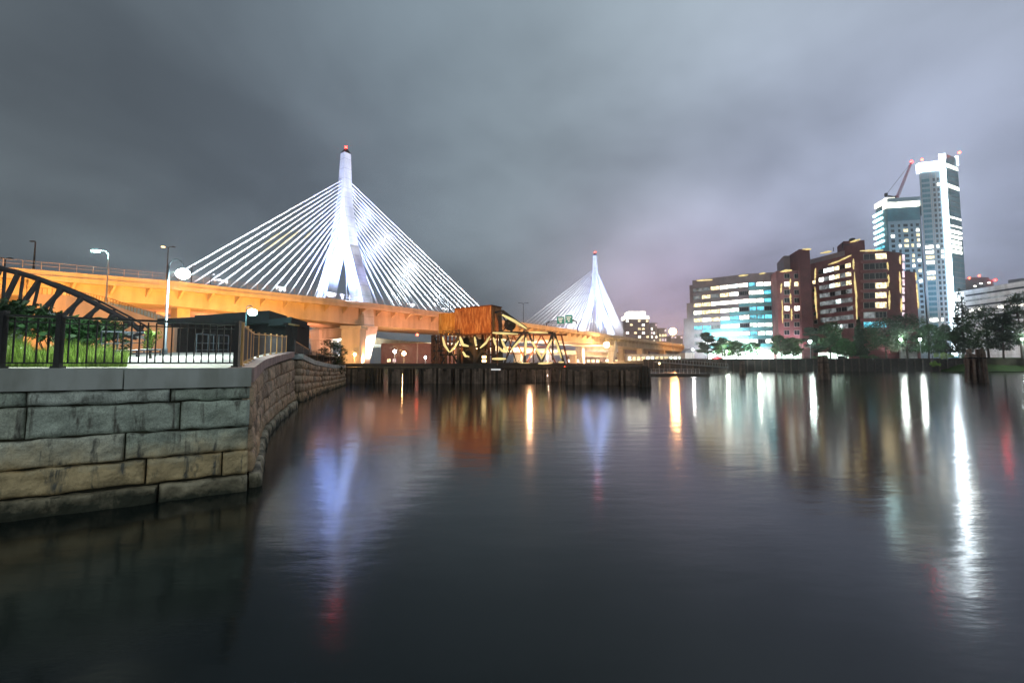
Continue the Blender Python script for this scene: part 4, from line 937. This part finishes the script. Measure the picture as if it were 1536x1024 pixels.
for pts, Y, w_, fk in SA:
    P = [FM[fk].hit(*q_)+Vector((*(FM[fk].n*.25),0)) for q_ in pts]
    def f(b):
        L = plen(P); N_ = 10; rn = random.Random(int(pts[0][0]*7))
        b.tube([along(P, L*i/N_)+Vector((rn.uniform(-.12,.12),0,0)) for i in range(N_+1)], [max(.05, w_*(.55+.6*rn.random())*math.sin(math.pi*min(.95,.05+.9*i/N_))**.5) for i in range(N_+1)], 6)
    part('glow_strip', M['strip'], ap, f)  # highlights on the brick edges, modelled as added glowing tubes
part('ground_floor_glazing', M['wcream'], ap, lambda b: (FA.slab(b, -1, 9, 4.7, 8.3, .3, .3), FC.slab(b, 3, 18, 4.7, 8, .3, .3)))
part('roof_equipment', M['steel'], ap, lambda b: (b.bar(W(1264,372,210),W(1264,364,210),.25), b.bar(W(1264,367,210),W(1274,367,210),.3), b.bar(W(1250,377,210),W(1250,371,210),.2), b.box(pl(1285,212).x, pl(1290,212).x, 212, 214, Z(361,212), Z(357,212))))

# towers
T1 = empty('residential_tower', (*pl(1355,345),4.7), 'shorter pale tower block with a crane on its roof', 'tower')
t0, t1, tl = pl(1340,335,480), pl(1389,331,480), pl(1322,350,480)
zt1 = Z(297,333)
part('wall', M['paleclad'], T1, lambda b: b.prism([t0,t1,t1+Vector((32,35)),t0+Vector((30,35))], 3, Z(311,333)))
part('glass_wing', M['tealglass'], T1, lambda b: b.prism([tl,t0+Vector((0,.3)),t0+Vector((30,34)),tl+Vector((30,34))], 3, Z(311,340)))
F1 = Face(t0,t1); FG = Face(tl,t0)
part('top_glazing', M['tealglass'], T1, lambda b: (F1.slab(b, -.2, (t1-t0).length, Z(331,333), Z(311.5,333), .5, 1), ))
part('crown_band', M['bandw'], T1, lambda b: (F1.slab(b, -.3, (t1-t0).length+.2, Z(310.5,333), Z(303,333), .8, 6), FG.slab(b, 0, (t0-tl).length-.3, Z(310.5,345), Z(303.5,345), .6, 6)))
part('roof_slab', M['paleclad'], T1, lambda b: b.prism([tl+Vector((0,-.5)),t0+Vector((0,-1.2)),t1+Vector((0,-1.2)),t1+Vector((32,34)),tl+Vector((29,34))], Z(302.8,333), zt1))
for i in range(14):
    y = 318+i*8.8
    zc = FG.hit(1322, y).z
    part('balcony_slab', M['slabw'] if i < 6 else M['wcyan'], T1, lambda b: FG.slab(b, -2.2, (t0-tl).length*.62, zc-1.2, zc+.3, 1.0, 2.5))
F1L = (t1-t0).length; cnt = 0; rest = MB()
for r_ in range(20):
    z0 = Z(336,333)-r_*3.72-2.2
    if z0 < 20: break
    for i, (u, wd) in enumerate(((.07,.12),(.30,.08),(.47,.14),(.69,.08),(.86,.10))):
        pn = 'dglass' if rw.random() > (.45 if 2 <= r_ <= 9 else .15) else rw.choice(['wwhite','wwarm','wwhite'])
        window(T1, F1, F1L*u, F1L*(u+wd), z0, z0+2.2, pn, 1, frame='paleclad', fw=.06)
T2 = empty('residential_tower', (*pl(1420,330),4.7), 'tallest glass tower with a brilliant white vertical light strip', 'tower')
v0, v1, v2, v3 = pl(1392,331,480), pl(1424,327,480), pl(1434,326,480), pl(1452,334,480)
ztA, ztB = Z(244,329), Z(233,329)
part('wall', M['paleclad'], T2, lambda b: b.prism([v0,v1,v1+Vector((30,30)),v0+Vector((28,30))], 3, ztA))
part('glass_wing', M['tealglass'], T2, lambda b: b.prism([v1+Vector((.02,.2)),v2+Vector((0,.2)),v3,v3+Vector((24,30)),v1+Vector((31,30))], 3, ztB))
FV, FX, FW = Face(v0,v1), Face(v1,v2), Face(v2,v3)
part('glow_strip', M['crown'], T2, lambda b: FX.slab(b, .5, (v2-v1).length-.6, 8, ztB-4, .6, .8))
part('crown_band', M['crown2'], T2, lambda b: (FV.slab(b, -.3, (v1-v0).length+.3, Z(257,329), ztA+.3, .8, 4)))
part('crown_edge', M['crown2'], T2, lambda b: (FW.slab(b, (v3-v2).length-1.2, (v3-v2).length+.2, Z(247,332), ztB+1.5, .6, 1.5), FX.slab(b, 0, (v2-v1).length, ztB-4, ztB-.2, .5, 1)))
LV = (v1-v0).length; LWg = (v3-v2).length
for r_ in range(30):
    z0 = Z(268,329)-r_*3.75-2.3
    if z0 < 14: break
    for i, (u, wd) in enumerate(((.08,.40),(.62,.12),(.82,.12))):
        if i == 0:
            litp = .75 if r_ in (2,5,13,14,15,16,21) else .10
        else: litp = .22 if 10 < r_ < 22 else .06
        pn = rw.choice(['wwhite','wwarm','wwhite']) if rw.random() < litp else ('tealglass' if i == 0 else 'dglass')
        window(T2, FV, LV*u, LV*(u+wd), z0, z0+2.4, pn, 3 if i == 0 else 1, frame='paleclad', fw=.08)
for yb, h in ((256,5),(285,5),(330,2),(342,2),(350,2),(357,3),(433+12,4),(468,3)):
    q_ = uz(FW, 1437, yb-h/2, 1446, yb+h/2); part('lit_floor', M['bandw'] if h > 2 else M['wwhite'], T2, lambda b: FW.slab(b, .3, LWg-.4, q_[2], q_[3], .15, .3))
for yb in (350,357.5,365,372,379):
    zc = FW.hit(1442, yb).z; part('lit_floor', M['wwhite'], T2, lambda b: FW.slab(b, .8, LWg*.85, zc-1.3, zc+.9, .22, .3))
part('facade_lines', M['frame'], T2, lambda b: [FV.slab(b, 0, LV, z_, z_+.25, .13, .2) for z_ in [12+3.75*i for i in range(34)] if z_ < ztA-8]+[FV.slab(b, LV*u, LV*u+.3, 8, ztA-8, .16, .2) for u in (.05,.5,.58,.77)])
part('floor_lines', M['spand'], T2, lambda b: [FW.slab(b, 0, LWg, z_, z_+.35, .12, .2) for z_ in [12+3.7*i for i in range(36)] if z_ < ztB-1])
for (px, py) in ((1383,239.5),(1416,234.5),(1439,229)):
    P = W(px, py, 329); part('aircraft_light', M['red'], T2, lambda b: b.ball(P, .8, 8))
# tower crane on the shorter tower
cr = empty('tower_crane', W(1347,297,345), 'red luffing crane leaning up from the roof of the shorter tower', 'crane')
def lattice(b, P, Q, w_, k, r_):
    P = Vector(P); Q = Vector(Q); d = (Q-P).normalized(); x = d.cross(Vector((0,1,0))).normalized()*w_/2; y = Vector((0,w_/2,0))
    C4 = [x+y, x-y, -x-y, -x+y]
    for c in C4: b.bar(P+c, Q+c*.5, r_)
    for i in range(k):
        for j in range(4):
            f0, f1 = i/k, (i+1)/k; b.bar(P.lerp(Q,f0)+C4[j]*(1-.5*f0), P.lerp(Q,f1)+C4[(j+1)%4]*(1-.5*f1), r_*.7)
crm = mat('crane_red', (.42,.10,.12), .5, noise_amt=.2)
part('jib', crm, cr, lambda b: lattice(b, W(1345,298,345), W(1367,244,345), 1.5, 14, .2))
part('mast', crm, cr, lambda b: lattice(b, W(1345,303,345), W(1345,293,345), 2.2, 3, .3))
part('counter_jib', M['steel'], cr, lambda b: (b.bar(W(1345,296,345), W(1331,294,345), 1.2, .8), b.bar(W(1329,295,345), W(1329,290,345), 1.5, 1.5)))
part('stay_line', M['steel'], cr, lambda b: b.tube([W(1330,291,345), W(1366,245,345)], .12, 5))
part('aircraft_light', M['redb'], cr, lambda b: b.ball(W(1367.3,242.5,345), .7, 8))

# far right buildings
t = empty('office_building', (*pl(1495,300),4.7), 'wide pale grey building with horizontal window bands at the right edge', 'building')
q0, q1 = pl(1450,318), pl(1570,270)
part('wall', M['white_conc'], t, lambda b: b.prism([q0,q1,q1+Vector((10,50)),q0+Vector((10,50))], 3, Z(436,318)))
FQ = Face(q0,q1); LQ = (q1-q0).length
for k in range(6):
    z_ = Z(443+k*8,318); part('window_band', M['dglass'] if k % 2 == 0 else M['wdim'], t, lambda b: FQ.slab(b, 1, LQ-1, z_-1.1, z_+.1, .12, .3))
for u in (3,9,22,30,34,47,54): part('window', M['wwhite'], t, lambda b: FQ.slab(b, u, u+3.2, Z(466,318)-1, Z(466,318)+.6, .2, .3))
part('penthouse', M['spand'], t, lambda b: (b.prism([pl(1518,300),pl(1570,285),pl(1570,300),pl(1518,315)], Z(438,300), Z(420,300))))
t = empty('arena_building', (*pl(1473,420),4.7), 'dark low domed building with red roof lights behind the grey office', 'building')
part('wall', mat('slate_wall', (.10,.11,.13), .7), t, lambda b: (b.prism([pl(1452,420),pl(1494,420),pl(1496,440),pl(1454,440)], 3, Z(419,420)), b.prism([pl(1456,421),pl(1489,421),pl(1490,436),pl(1457,436)], Z(419,420), Z(415.5,420))))
for px, py in ((1454,417),(1469,413.5),(1493,420)): part('aircraft_light', M['redb'] if px == 1493 else M['red'], t, lambda b: b.ball(W(px,py,419), .8, 8))
for px, py in ((1463,429),(1472,425),(1484,424)): part('window', M['wwhite'], t, lambda b: b.box(W(px,py,419).x-1, W(px,py,419).x+1, 419, 419.5, W(px,py,419).z-.5, W(px,py,419).z+.6))

# distant buildings beyond the bridge
def tower_block(label, x0, x1, yt, Y, m, rows, cols, litp, mats, side=None, yb=520, ext=None):
    t = empty('apartment_building', (*pl((x0+x1)/2,Y),2.6), label, 'building'); p_, q_ = pl(x0,Y), pl(x1,Y)
    part('wall', m, t, lambda b: b.prism([p_,q_,q_+Vector((4,30)),p_+Vector((4,30))], 2, Z(yt,Y)))
    fc = Face(p_,q_); L = (q_-p_).length; zt_ = Z(yt,Y); zb_ = Z(yb,Y); rn = random.Random(int(x0))
    for r_ in range(rows):
        for c in range(cols):
            if rn.random() < litp:
                u0 = L*(c+.2)/cols; u1 = L*(c+.85)/cols; z1 = zt_-(zt_-zb_)*(r_+.3)/rows; z0 = z1-(zt_-zb_)/rows*.5
                window(t, fc, u0, u1, z0, z1, rn.choice(mats), 1, out=.2, fw=.1)
    return t, fc, L
purple = mat('purple_brick', (.19,.12,.15), .8)
t, fc, L = tower_block('brick high rise with a brightly lit stepped crown right of the far pylon', 938, 974, 478, 560, purple, 7, 6, .55, ['wwhite','wwhite','wwarm'])
part('lit_crown', M['bandw'], t, lambda b: (fc.slab(b, 0, L, Z(478.5,560), Z(473.5,560), .5, 20), fc.slab(b, L*.14, L*.86, Z(473.4,560), Z(467,560), .5, 18)))
tower_block('slim distant block with a few lit windows beside the crowned high rise', 976, 986, 484, 640, M['pinkst'], 6, 3, .5, ['wpink','wwhite'])
tower_block('low distant block behind the orange street lamp', 988, 1000, 492, 640, M['pinkst'], 4, 3, .6, ['wpink','wwarm'])
tower_block('distant pinkish low rise just left of the office block', 1006, 1024, 503, 600, M['pinkst'], 3, 4, .6, ['wpink','wwarm'])
tower_block('dark brick warehouse under the bridge behind the trestle', 572, 668, 515, 215, mat('dark_plum_brick', (.14,.085,.11), .8), 3, 12, .14, ['wdim','wpink','wwarm'], yb=545)
tower_block('low dark building under the bridge between the truss and far pylon', 850, 935, 528, 470, purple, 2, 12, .6, ['wwarm','wwhite'], yb=545)
tower_block('lit low building beneath the right end of the bridge', 940, 1022, 531, 420, M['white_conc'], 1, 12, .8, ['wwhite','wcream','wwarm'], yb=543)
tower_block('low dark shed far left behind the pavilion', 440, 505, 528, 205, mat('slate_wall'), 1, 5, .5, ['wwhite'], yb=545)

# shed and small things on right bank
t = empty('shed', W(1035,545,205), 'small pale gabled shed at the foot of the office block', 'shed')
P = W(1028,545,205); Q = W(1042,545,205); wz = Z(529,205); rz = Z(523,205)
part('wall', M['white_conc'], t, lambda b: b.box(P.x,Q.x,205,211,4.6,wz))
part('roof', M['spand'], t, lambda b: (b.hexa([(P.x-.3,204.7,wz),(Q.x+.3,204.7,wz),(Q.x+.3,211.3,wz),(P.x-.3,211.3,wz),((P.x+Q.x)/2-.05,204.7,rz),((P.x+Q.x)/2+.05,204.7,rz),((P.x+Q.x)/2+.05,211.3,rz),((P.x+Q.x)/2-.05,211.3,rz)])))
def car(label, px, Y, z, m, yaw=0, red=False):
    P = W(px, 540, Y); t = empty('parked_car', (P.x,Y,z), label, 'car'); x, y = P.x, Y
    def body(b):
        pr = [(-2.1,.35),(-2.1,.8),(-1.9,.92),(-.9,1.0),(1.2,1.0),(2.05,.85),(2.15,.5),(2.1,.35)]
        for s0, s1 in (( -.85,.85),):
            n_ = len(pr); i = len(b.v)
            for yy in (s0, s1):
                for a_, c in pr: b.v.append((x+a_, y+yy, z+c))
            b.f.append(tuple(i+k for k in range(n_))); b.m.append(0); b.f.append(tuple(i+n_+k for k in reversed(range(n_)))); b.m.append(0)
            for k in range(n_): b.f.append((i+k, i+n_+k, i+n_+(k+1)%n_, i+(k+1)%n_)); b.m.append(0)
    part('body', m, t, body)
    part('cabin', M['dglass'], t, lambda b: b.hexa([(x-1.4,y-.75,z+1.0),(x+1.1,y-.75,z+1.0),(x+1.1,y+.75,z+1.0),(x-1.4,y+.75,z+1.0),(x-.9,y-.6,z+1.45),(x+.4,y-.6,z+1.45),(x+.4,y+.6,z+1.45),(x-.9,y+.6,z+1.45)]))
    for dx in (-1.3, 1.35):
        for dy in (-.86, .86): part('wheel', M['black'], t, lambda b: b.tube([(x+dx,y+dy-.1,z+.33),(x+dx,y+dy+.1,z+.33)], .33, 12))
    for dy in (-.6,.6): part('headlight', M['lampw'] if not red else M['red'], t, lambda b: b.ball((x-2.1,y+dy,z+.68), .1, 6))
carw = mat('car_white', (.6,.6,.6), .3, noise_amt=.02); card = mat('car_dark', (.05,.05,.06), .3, noise_amt=.02); carr = mat('car_red', (.35,.03,.03), .3, noise_amt=.02)
car('white parked car under the trees near the right edge', 1455, 186, 5.3, carw)
car('dark parked car on the promenade left of the big trees', 1262, 200, 4.75, card)
car('red car parked behind the tree trunks near the office block', 1076, 206, 4.75, carr, red=True)

# ------------------------------------------------------------------ trees on the right bank
TR = [ # label, px, Y, h, w, leaf, shape
 ('ragged layered dark tree at the left end of the right bank trees', 1062, 200, 11.0, 8.5, 'leafn','layer'),
 ('slender green tree in front of the turquoise glass, second from the left', 1084, 198, 8.2, 7.5, 'leafg','round'),
 ('small round tree in front of the middle of the office block', 1104, 198, 7.2, 6.5, 'leaf','round'),
 ('pair like low tree at the right of the office entrance', 1130, 197, 6.8, 6.2, 'leaf','round'),
 ('broad dark tree where the office block meets the brick building', 1172, 194, 8.8, 9.0, 'leaf','round'),
 ('dark green tree in front of the left wing of the brick building', 1190, 196, 8.6, 8.0, 'leafg','round'),
 ('open crowned tree in front of the brick stair tower', 1217, 194, 12.6, 8.5, 'leafn','layer'),
 ('tall leafy tree in front of the receding brick wing', 1246, 192, 13.6, 11, 'leaf','round'),
 ('narrow dark conical tree at the corner of the brick building', 1291, 192, 15.5, 5.5, 'leafn','cone'),
 ('low green lit tree beneath the receding brick wing', 1268, 186, 7.0, 8.0, 'leafg','round'),
 ('big dark spreading tree in front of the plain brick wall', 1330, 190, 15.2, 14, 'leaf','round'),
 ('tall dark round tree right of the big spreading one', 1362, 192, 17.6, 13, 'leaf','round'),
 ('green lit tree beneath the pale tower', 1394, 190, 13, 11, 'leafg','round'),
 ('dark tree left of the tall conifer', 1420, 188, 12.5, 10, 'leaf','round'),
 ('tall pointed conifer in front of the pale grey office', 1446, 184, 24.5, 9.5, 'leafn','cone'),
 ('broad dark tree right of the tall conifer', 1484, 176, 17.5, 15, 'leaf','round'),
 ('dark low branching tree on the grass bank', 1506, 170, 14.5, 11, 'leafn','round'),
 ('large dark tree cut by the right edge of the picture', 1535, 168, 21.5, 13, 'leaf','round'),
]
for i, (lab, px, Y, h, w_, lf, shp) in enumerate(TR):
    z_ = 4.75 if px < 1420 else 5.0
    tree(lab, at_g(px, Y, z_), h*1.1, w_*1.2, 7500 if h > 10 else 4500, lf, shp, 40+i, sz=.6 if shp != 'cone' else .75, trunk=.22)
for i, (lab, px, Y, h, w_) in enumerate((('yellow green bush on top of the bulkhead corner near the right', 1414, 172, 3.2, 6),('small bush hanging below the bulkhead corner at the water', 1403, 171, 2.4, 3),('dark low bush beside the yellow green one', 1440, 171, 2.8, 7),('low lit shrubs under the brick building trees', 1300, 183, 2.6, 8),('low dark shrub near the open crowned tree', 1232, 187, 2.4, 6))):
    shrub(lab, at_g(px, Y, 4.2 if i != 1 else 1.8), h, w_, 900, 'grassb' if i in (0,1) else 'leafg', 70+i, sz=.4)

# lamps of the right bank and under the bridge
def post(label, px, py, Y, zb_, lm, colr, power, r=.28, group=None, pr_=.1):
    P = W(px, py, Y); t = empty('street_lamp', (P.x,Y,zb_), label, 'lamp post', group)
    part('pole', M['galv'], t, lambda b: b.tube([(P.x,Y,zb_),(P.x,Y,P.z-r*.9)], [pr_,pr_*.7], 6)); part('globe', M[lm], t, lambda b: b.ball(P, r, 10), True)
    if power: aim('lamp_light', 'POINT', (P.x,Y-.6,P.z-.2), (0,0,0), power, colr, radius=r)
g_ = 'globe lamps along the right bank'
post('bright globe lamp in front of the open crowned tree by the brick tower', 1215, 512, 188, 4.75, 'lampw', (.85,1,.95), 3000, .55, g_)
post('white globe lamp among the trees under the receding brick wing', 1268, 512, 188, 4.75, 'lampw', (.8,1,.8), 2600, .45, g_)
post('white lamp left of the pale monument under the big dark trees', 1351, 509, 184, 4.75, 'lampw', (.9,1,.95), 2200, .42, g_)
post('white lamp on a tall post right of the pale monument', 1380, 509, 182, 4.75, 'lampw', (.9,1,.95), 2200, .42, g_)
post('white lamp glowing at the right edge beneath the large tree', 1533, 508, 166, 4.75, 'lampw', (.9,1,.95), 3500, .38, g_)
post('lamp beside the gable of the small pale shed', 1039, 524, 200, 4.75, 'lampw', (1,.9,.85), 1500, .3, g_)
post('globe lamp in front of the office block between small trees', 1090, 527, 194, 4.75, 'lampw', (.95,1,.85), 3500, .32, g_)
post('globe lamp in front of the office block entrance', 1137, 526, 194, 4.75, 'lampw', (.95,1,.85), 3500, .32, g_)
post('big orange street lamp glowing left of the office block', 1009, 497, 300, 2.6, 'lampo', (1,.45,.16), 160000, 2.2, None, .22)
post('large orange floodlight glowing under the bridge right of the far pylon', 910, 517, 330, 2.6, 'lampo', (1,.6,.22), 110000, 2.0, None, .22)
post('white globe lamp on the quay under the bridge left of the warehouse door', 592, 527, 150, 2.6, 'lampw', (1,.85,.7), 1200, .5, None, .12)
post('orange lamp glowing on the warehouse wall under the bridge', 606, 530, 200, 2.6, 'lampo', (1,.55,.2), 8000, .85, None, .12)
post('small white lamp right of the lit warehouse door', 638, 536, 180, 2.6, 'lampw', (1,1,1), 800, .4, None, .1)
post('amber lamp at the foot of the orange bridge pier', 532, 531, 140, 2.6, 'lampo', (1,.6,.2), 6000, .4, None, .1)
post('red signal light under the bridge behind the warehouse', 626, 502, 190, 2.6, 'red', (1,.1,.1), 0, .5, None, .1)
post('red signal at the foot of the truss bridge', 847, 549, 84, 2.9, 'red', (1,.1,.1), 0, .12, None, .03)
post('second red signal just right of the truss bridge foot', 856, 549, 84, 2.9, 'red', (1,.1,.1), 0, .1, None, .03)
post('small orange dock light left of the pile cluster', 908, 547, 110, .5, 'lampo', (1,.6,.3), 0, .14, None, .04)
post('pale dock light at the head of the gangway', 989, 545, 120, .5, 'lampy', (1,.6,.3), 0, .28, None, .04)
t = empty('monument', W(1365,530,195), 'pale lit low monument wall between two promenade lamps', 'monument')
P = W(1352,530,195); Q = W(1376,530,195)
part('wall', M['white_conc'], t, lambda b: b.box(P.x,Q.x,195,196,4.7,Z(520,195))); part('cap', M['white_conc'], t, lambda b: b.box(P.x-.3,Q.x+.3,194.8,196.2,Z(520,195)+.01,Z(518,195)))

# ------------------------------------------------------------------ floodlights
OR = (1,.40,.055)
for i, s in enumerate((-130,-98,-70,-44,-18,8,34,62)):
    P = BP_(s, 40, 3.5 if s < 0 else 3); aim('deck_flood', 'SPOT', P, BP_(s, 17, 23), (66000 if s < -30 else 42000 if s < 0 else 30000), OR if s < -20 else (1,.34,.14), 120, .8, .5)
for i, s in enumerate((95,130,165,200,240,285,330,375)):
    aim('deck_flood', 'SPOT', BP_(s, 52, 3), BP_(s, 17, 20), 60000, (1,.42,.10), 120, .8, .5)
BLU = (.16,.30,1)
for s0, k in ((0,1.),(231.6,1.3)):
    for ds, w_, pw_ in ((-18,18,1.2),(-18,-14,1.),(16,19,.3),(16,-14,.4)):
        if 1:
            aim('pylon_flood', 'SPOT', BP_(s0+ds, w_, 27), BP_(s0, w_*.25, 52), 280000*k*pw_, BLU, 75, .6, .5)
    for w_, q_ in ((22,12),(-18,-12)): aim('pylon_flood', 'SPOT', BP_(s0-15, w_, 27), BP_(s0, q_, 32), 34000*k, (.55,.68,1), 70, .7, .4)
    aim('pylon_flood', 'SPOT', BP_(s0-10, 30, 24), BP_(s0, 0, 78), 45000*k, (.75,.88,1), 34, .6, .5)
    for sg_, S in ((-1, (12,30,48)), (1, (14,34,56,74) if s0 == 0 else (14,30,48))):
        for j, s in enumerate(S):
            sdir = sg_ if s0 == 0 else sg_
            aim('cable_flood', 'SPOT', BP_(s0+sdir*(s+6), 22, 26.5), BP_(s0+sdir*(s*.85+6), 0, 50), 170000 if s0 == 0 else 150000, (.80,.91,1), 84, .7, .5)
    if s0 > 0:
        for s in (60,80): aim('cable_flood', 'SPOT', BP_(s0-s, 21, 26.5), BP_(s0-s*.6, 0, 50), 100000, (.80,.91,1), 110, .7, .5)
# white light on the pylon leg and ramp soffit beneath the deck
aim('soffit_flood', 'SPOT', BP_(4, 34, 4), BP_(2, 15, 10), 80000, (1,.97,.9), 34, .7, .5)
for s in (-30, 15, 45, 75): aim('soffit_flood', 'SPOT', BP_(s, -6, 4), BP_(s+4, -26, 13), 80000, (.9,1,.92), 110, .8, .5)
for s in (110, 150, 190): aim('soffit_flood', 'SPOT', BP_(s, 0, 4), BP_(s+4, -20, 16), 80000, (1,.85,.6), 120, .8, .5)
aim('counterweight_flood', 'SPOT', (-15,60,3.4), (-7.5,78,10), 17000, (1,.44,.12), 40, .6, .3)
aim('pier_flood', 'SPOT', (-44,128,3.6), (-51,152,8), 16000, (1,.36,.07), 46, .6, .4)
aim('truss_work_light', 'POINT', (-9.5,83,5), (0,0,0), 4000, (1,.45,.15), radius=.2)
aim('truss_work_light', 'POINT', (3,80,5), (0,0,0), 2500, (1,.5,.25), radius=.2)
aim('office_flood', 'SPOT', (100,196,5.5), (112,216,28), 210000, (.6,.97,1), 130, .8, .5)
aim('office_flood', 'SPOT', (86,200,5.5), (92,226,26), 60000, (.75,.9,1), 120, .8, .5)
aim('tower_flood', 'SPOT', W(1400,480,300), W(1405,380,328), 60000, (.35,.65,1), 90, .8, .5)
aim('tower_flood', 'SPOT', W(1350,460,300), W(1362,380,333), 60000, (.45,.75,1), 80, .8, .5)
aim('ramp_flood', 'SPOT', (-52,46,4), (-62,72,9), 50000, (1,.36,.06), 100, .7, .4)
aim('ramp_flood', 'SPOT', (-75,52,4), (-85,80,10), 50000, (1,.36,.06), 110, .7, .4)
aim('facade_flood', 'SPOT', (124.5,196,7), (125.5,201,26), 4500, (1,.8,.9), 120, .8, .5)
aim('facade_flood', 'SPOT', (158,192,6), (159,198,24), 3500, (1,.85,.9), 120, .8, .5)
aim('facade_flood', 'SPOT', (119,199,6), (119,204,24), 6000, (1,.7,.88), 120, .8, .5)
aim('facade_flood', 'SPOT', W(1490,520,250), (318,290,34), 110000, (.95,.95,1), 80, .8, .5)
aim('yard_flood', 'POINT', BP_(150, 5, 7), (0,0,0), 45000, (1,.6,.4), radius=.5)
aim('yard_flood', 'POINT', BP_(230, 2, 7), (0,0,0), 90000, (1,.55,.3), radius=.5)
aim('yard_flood', 'POINT', BP_(320, 5, 8), (0,0,0), 90000, (1,.75,.65), radius=.5)
aim('yard_flood', 'POINT', BP_(20, -22, 5), (0,0,0), 9000, (1,.5,.3), radius=.5)
aim('soffit_flood', 'SPOT', BP_(-45, 10, 4), BP_(-55, -18, 17), 60000, (1,.3,.15), 110, .8, .5)
aim('soffit_flood', 'SPOT', BP_(-15, 10, 4), BP_(-20, -15, 17), 40000, (1,.35,.2), 110, .8, .5)
aim('quay_fill', 'SPOT', (-10.5,12.6,7.6), (-10.5,12.0,2.9), 1300, (.92,1,.82), 125, .9, .2)  # added fill light without a fixture, brightens coping and grass

hm = bpy.data.materials.new('haze'); hm.use_nodes = True; hn = hm.node_tree; hn.nodes.remove(hn.nodes['Principled BSDF'])
pv_ = hn.nodes.new('ShaderNodeVolumePrincipled'); pv_.inputs['Density'].default_value = .00034; pv_.inputs['Color'].default_value = (.8,.85,.9,1); pv_.inputs['Anisotropy'].default_value = .9
hn.links.new(pv_.outputs[0], hn.nodes['Material Output'].inputs['Volume'])
tag(part('haze', hm, None, lambda b: b.box(-2700,2700,-330,3700,-6,150)), kind='stuff')
sc.view_settings.view_transform = 'Standard'; sc.view_settings.look = 'None'; sc.view_settings.exposure = 0; sc.view_settings.gamma = 1
sc.cycles.max_bounces = 5; sc.cycles.diffuse_bounces = 2; sc.cycles.glossy_bounces = 3; sc.cycles.sample_clamp_indirect = 4; sc.cycles.caustics_reflective = False; sc.cycles.caustics_refractive = False
sc.cycles.use_denoising = True
for o in bpy.data.objects:
    if 'org' in o: del o['org']
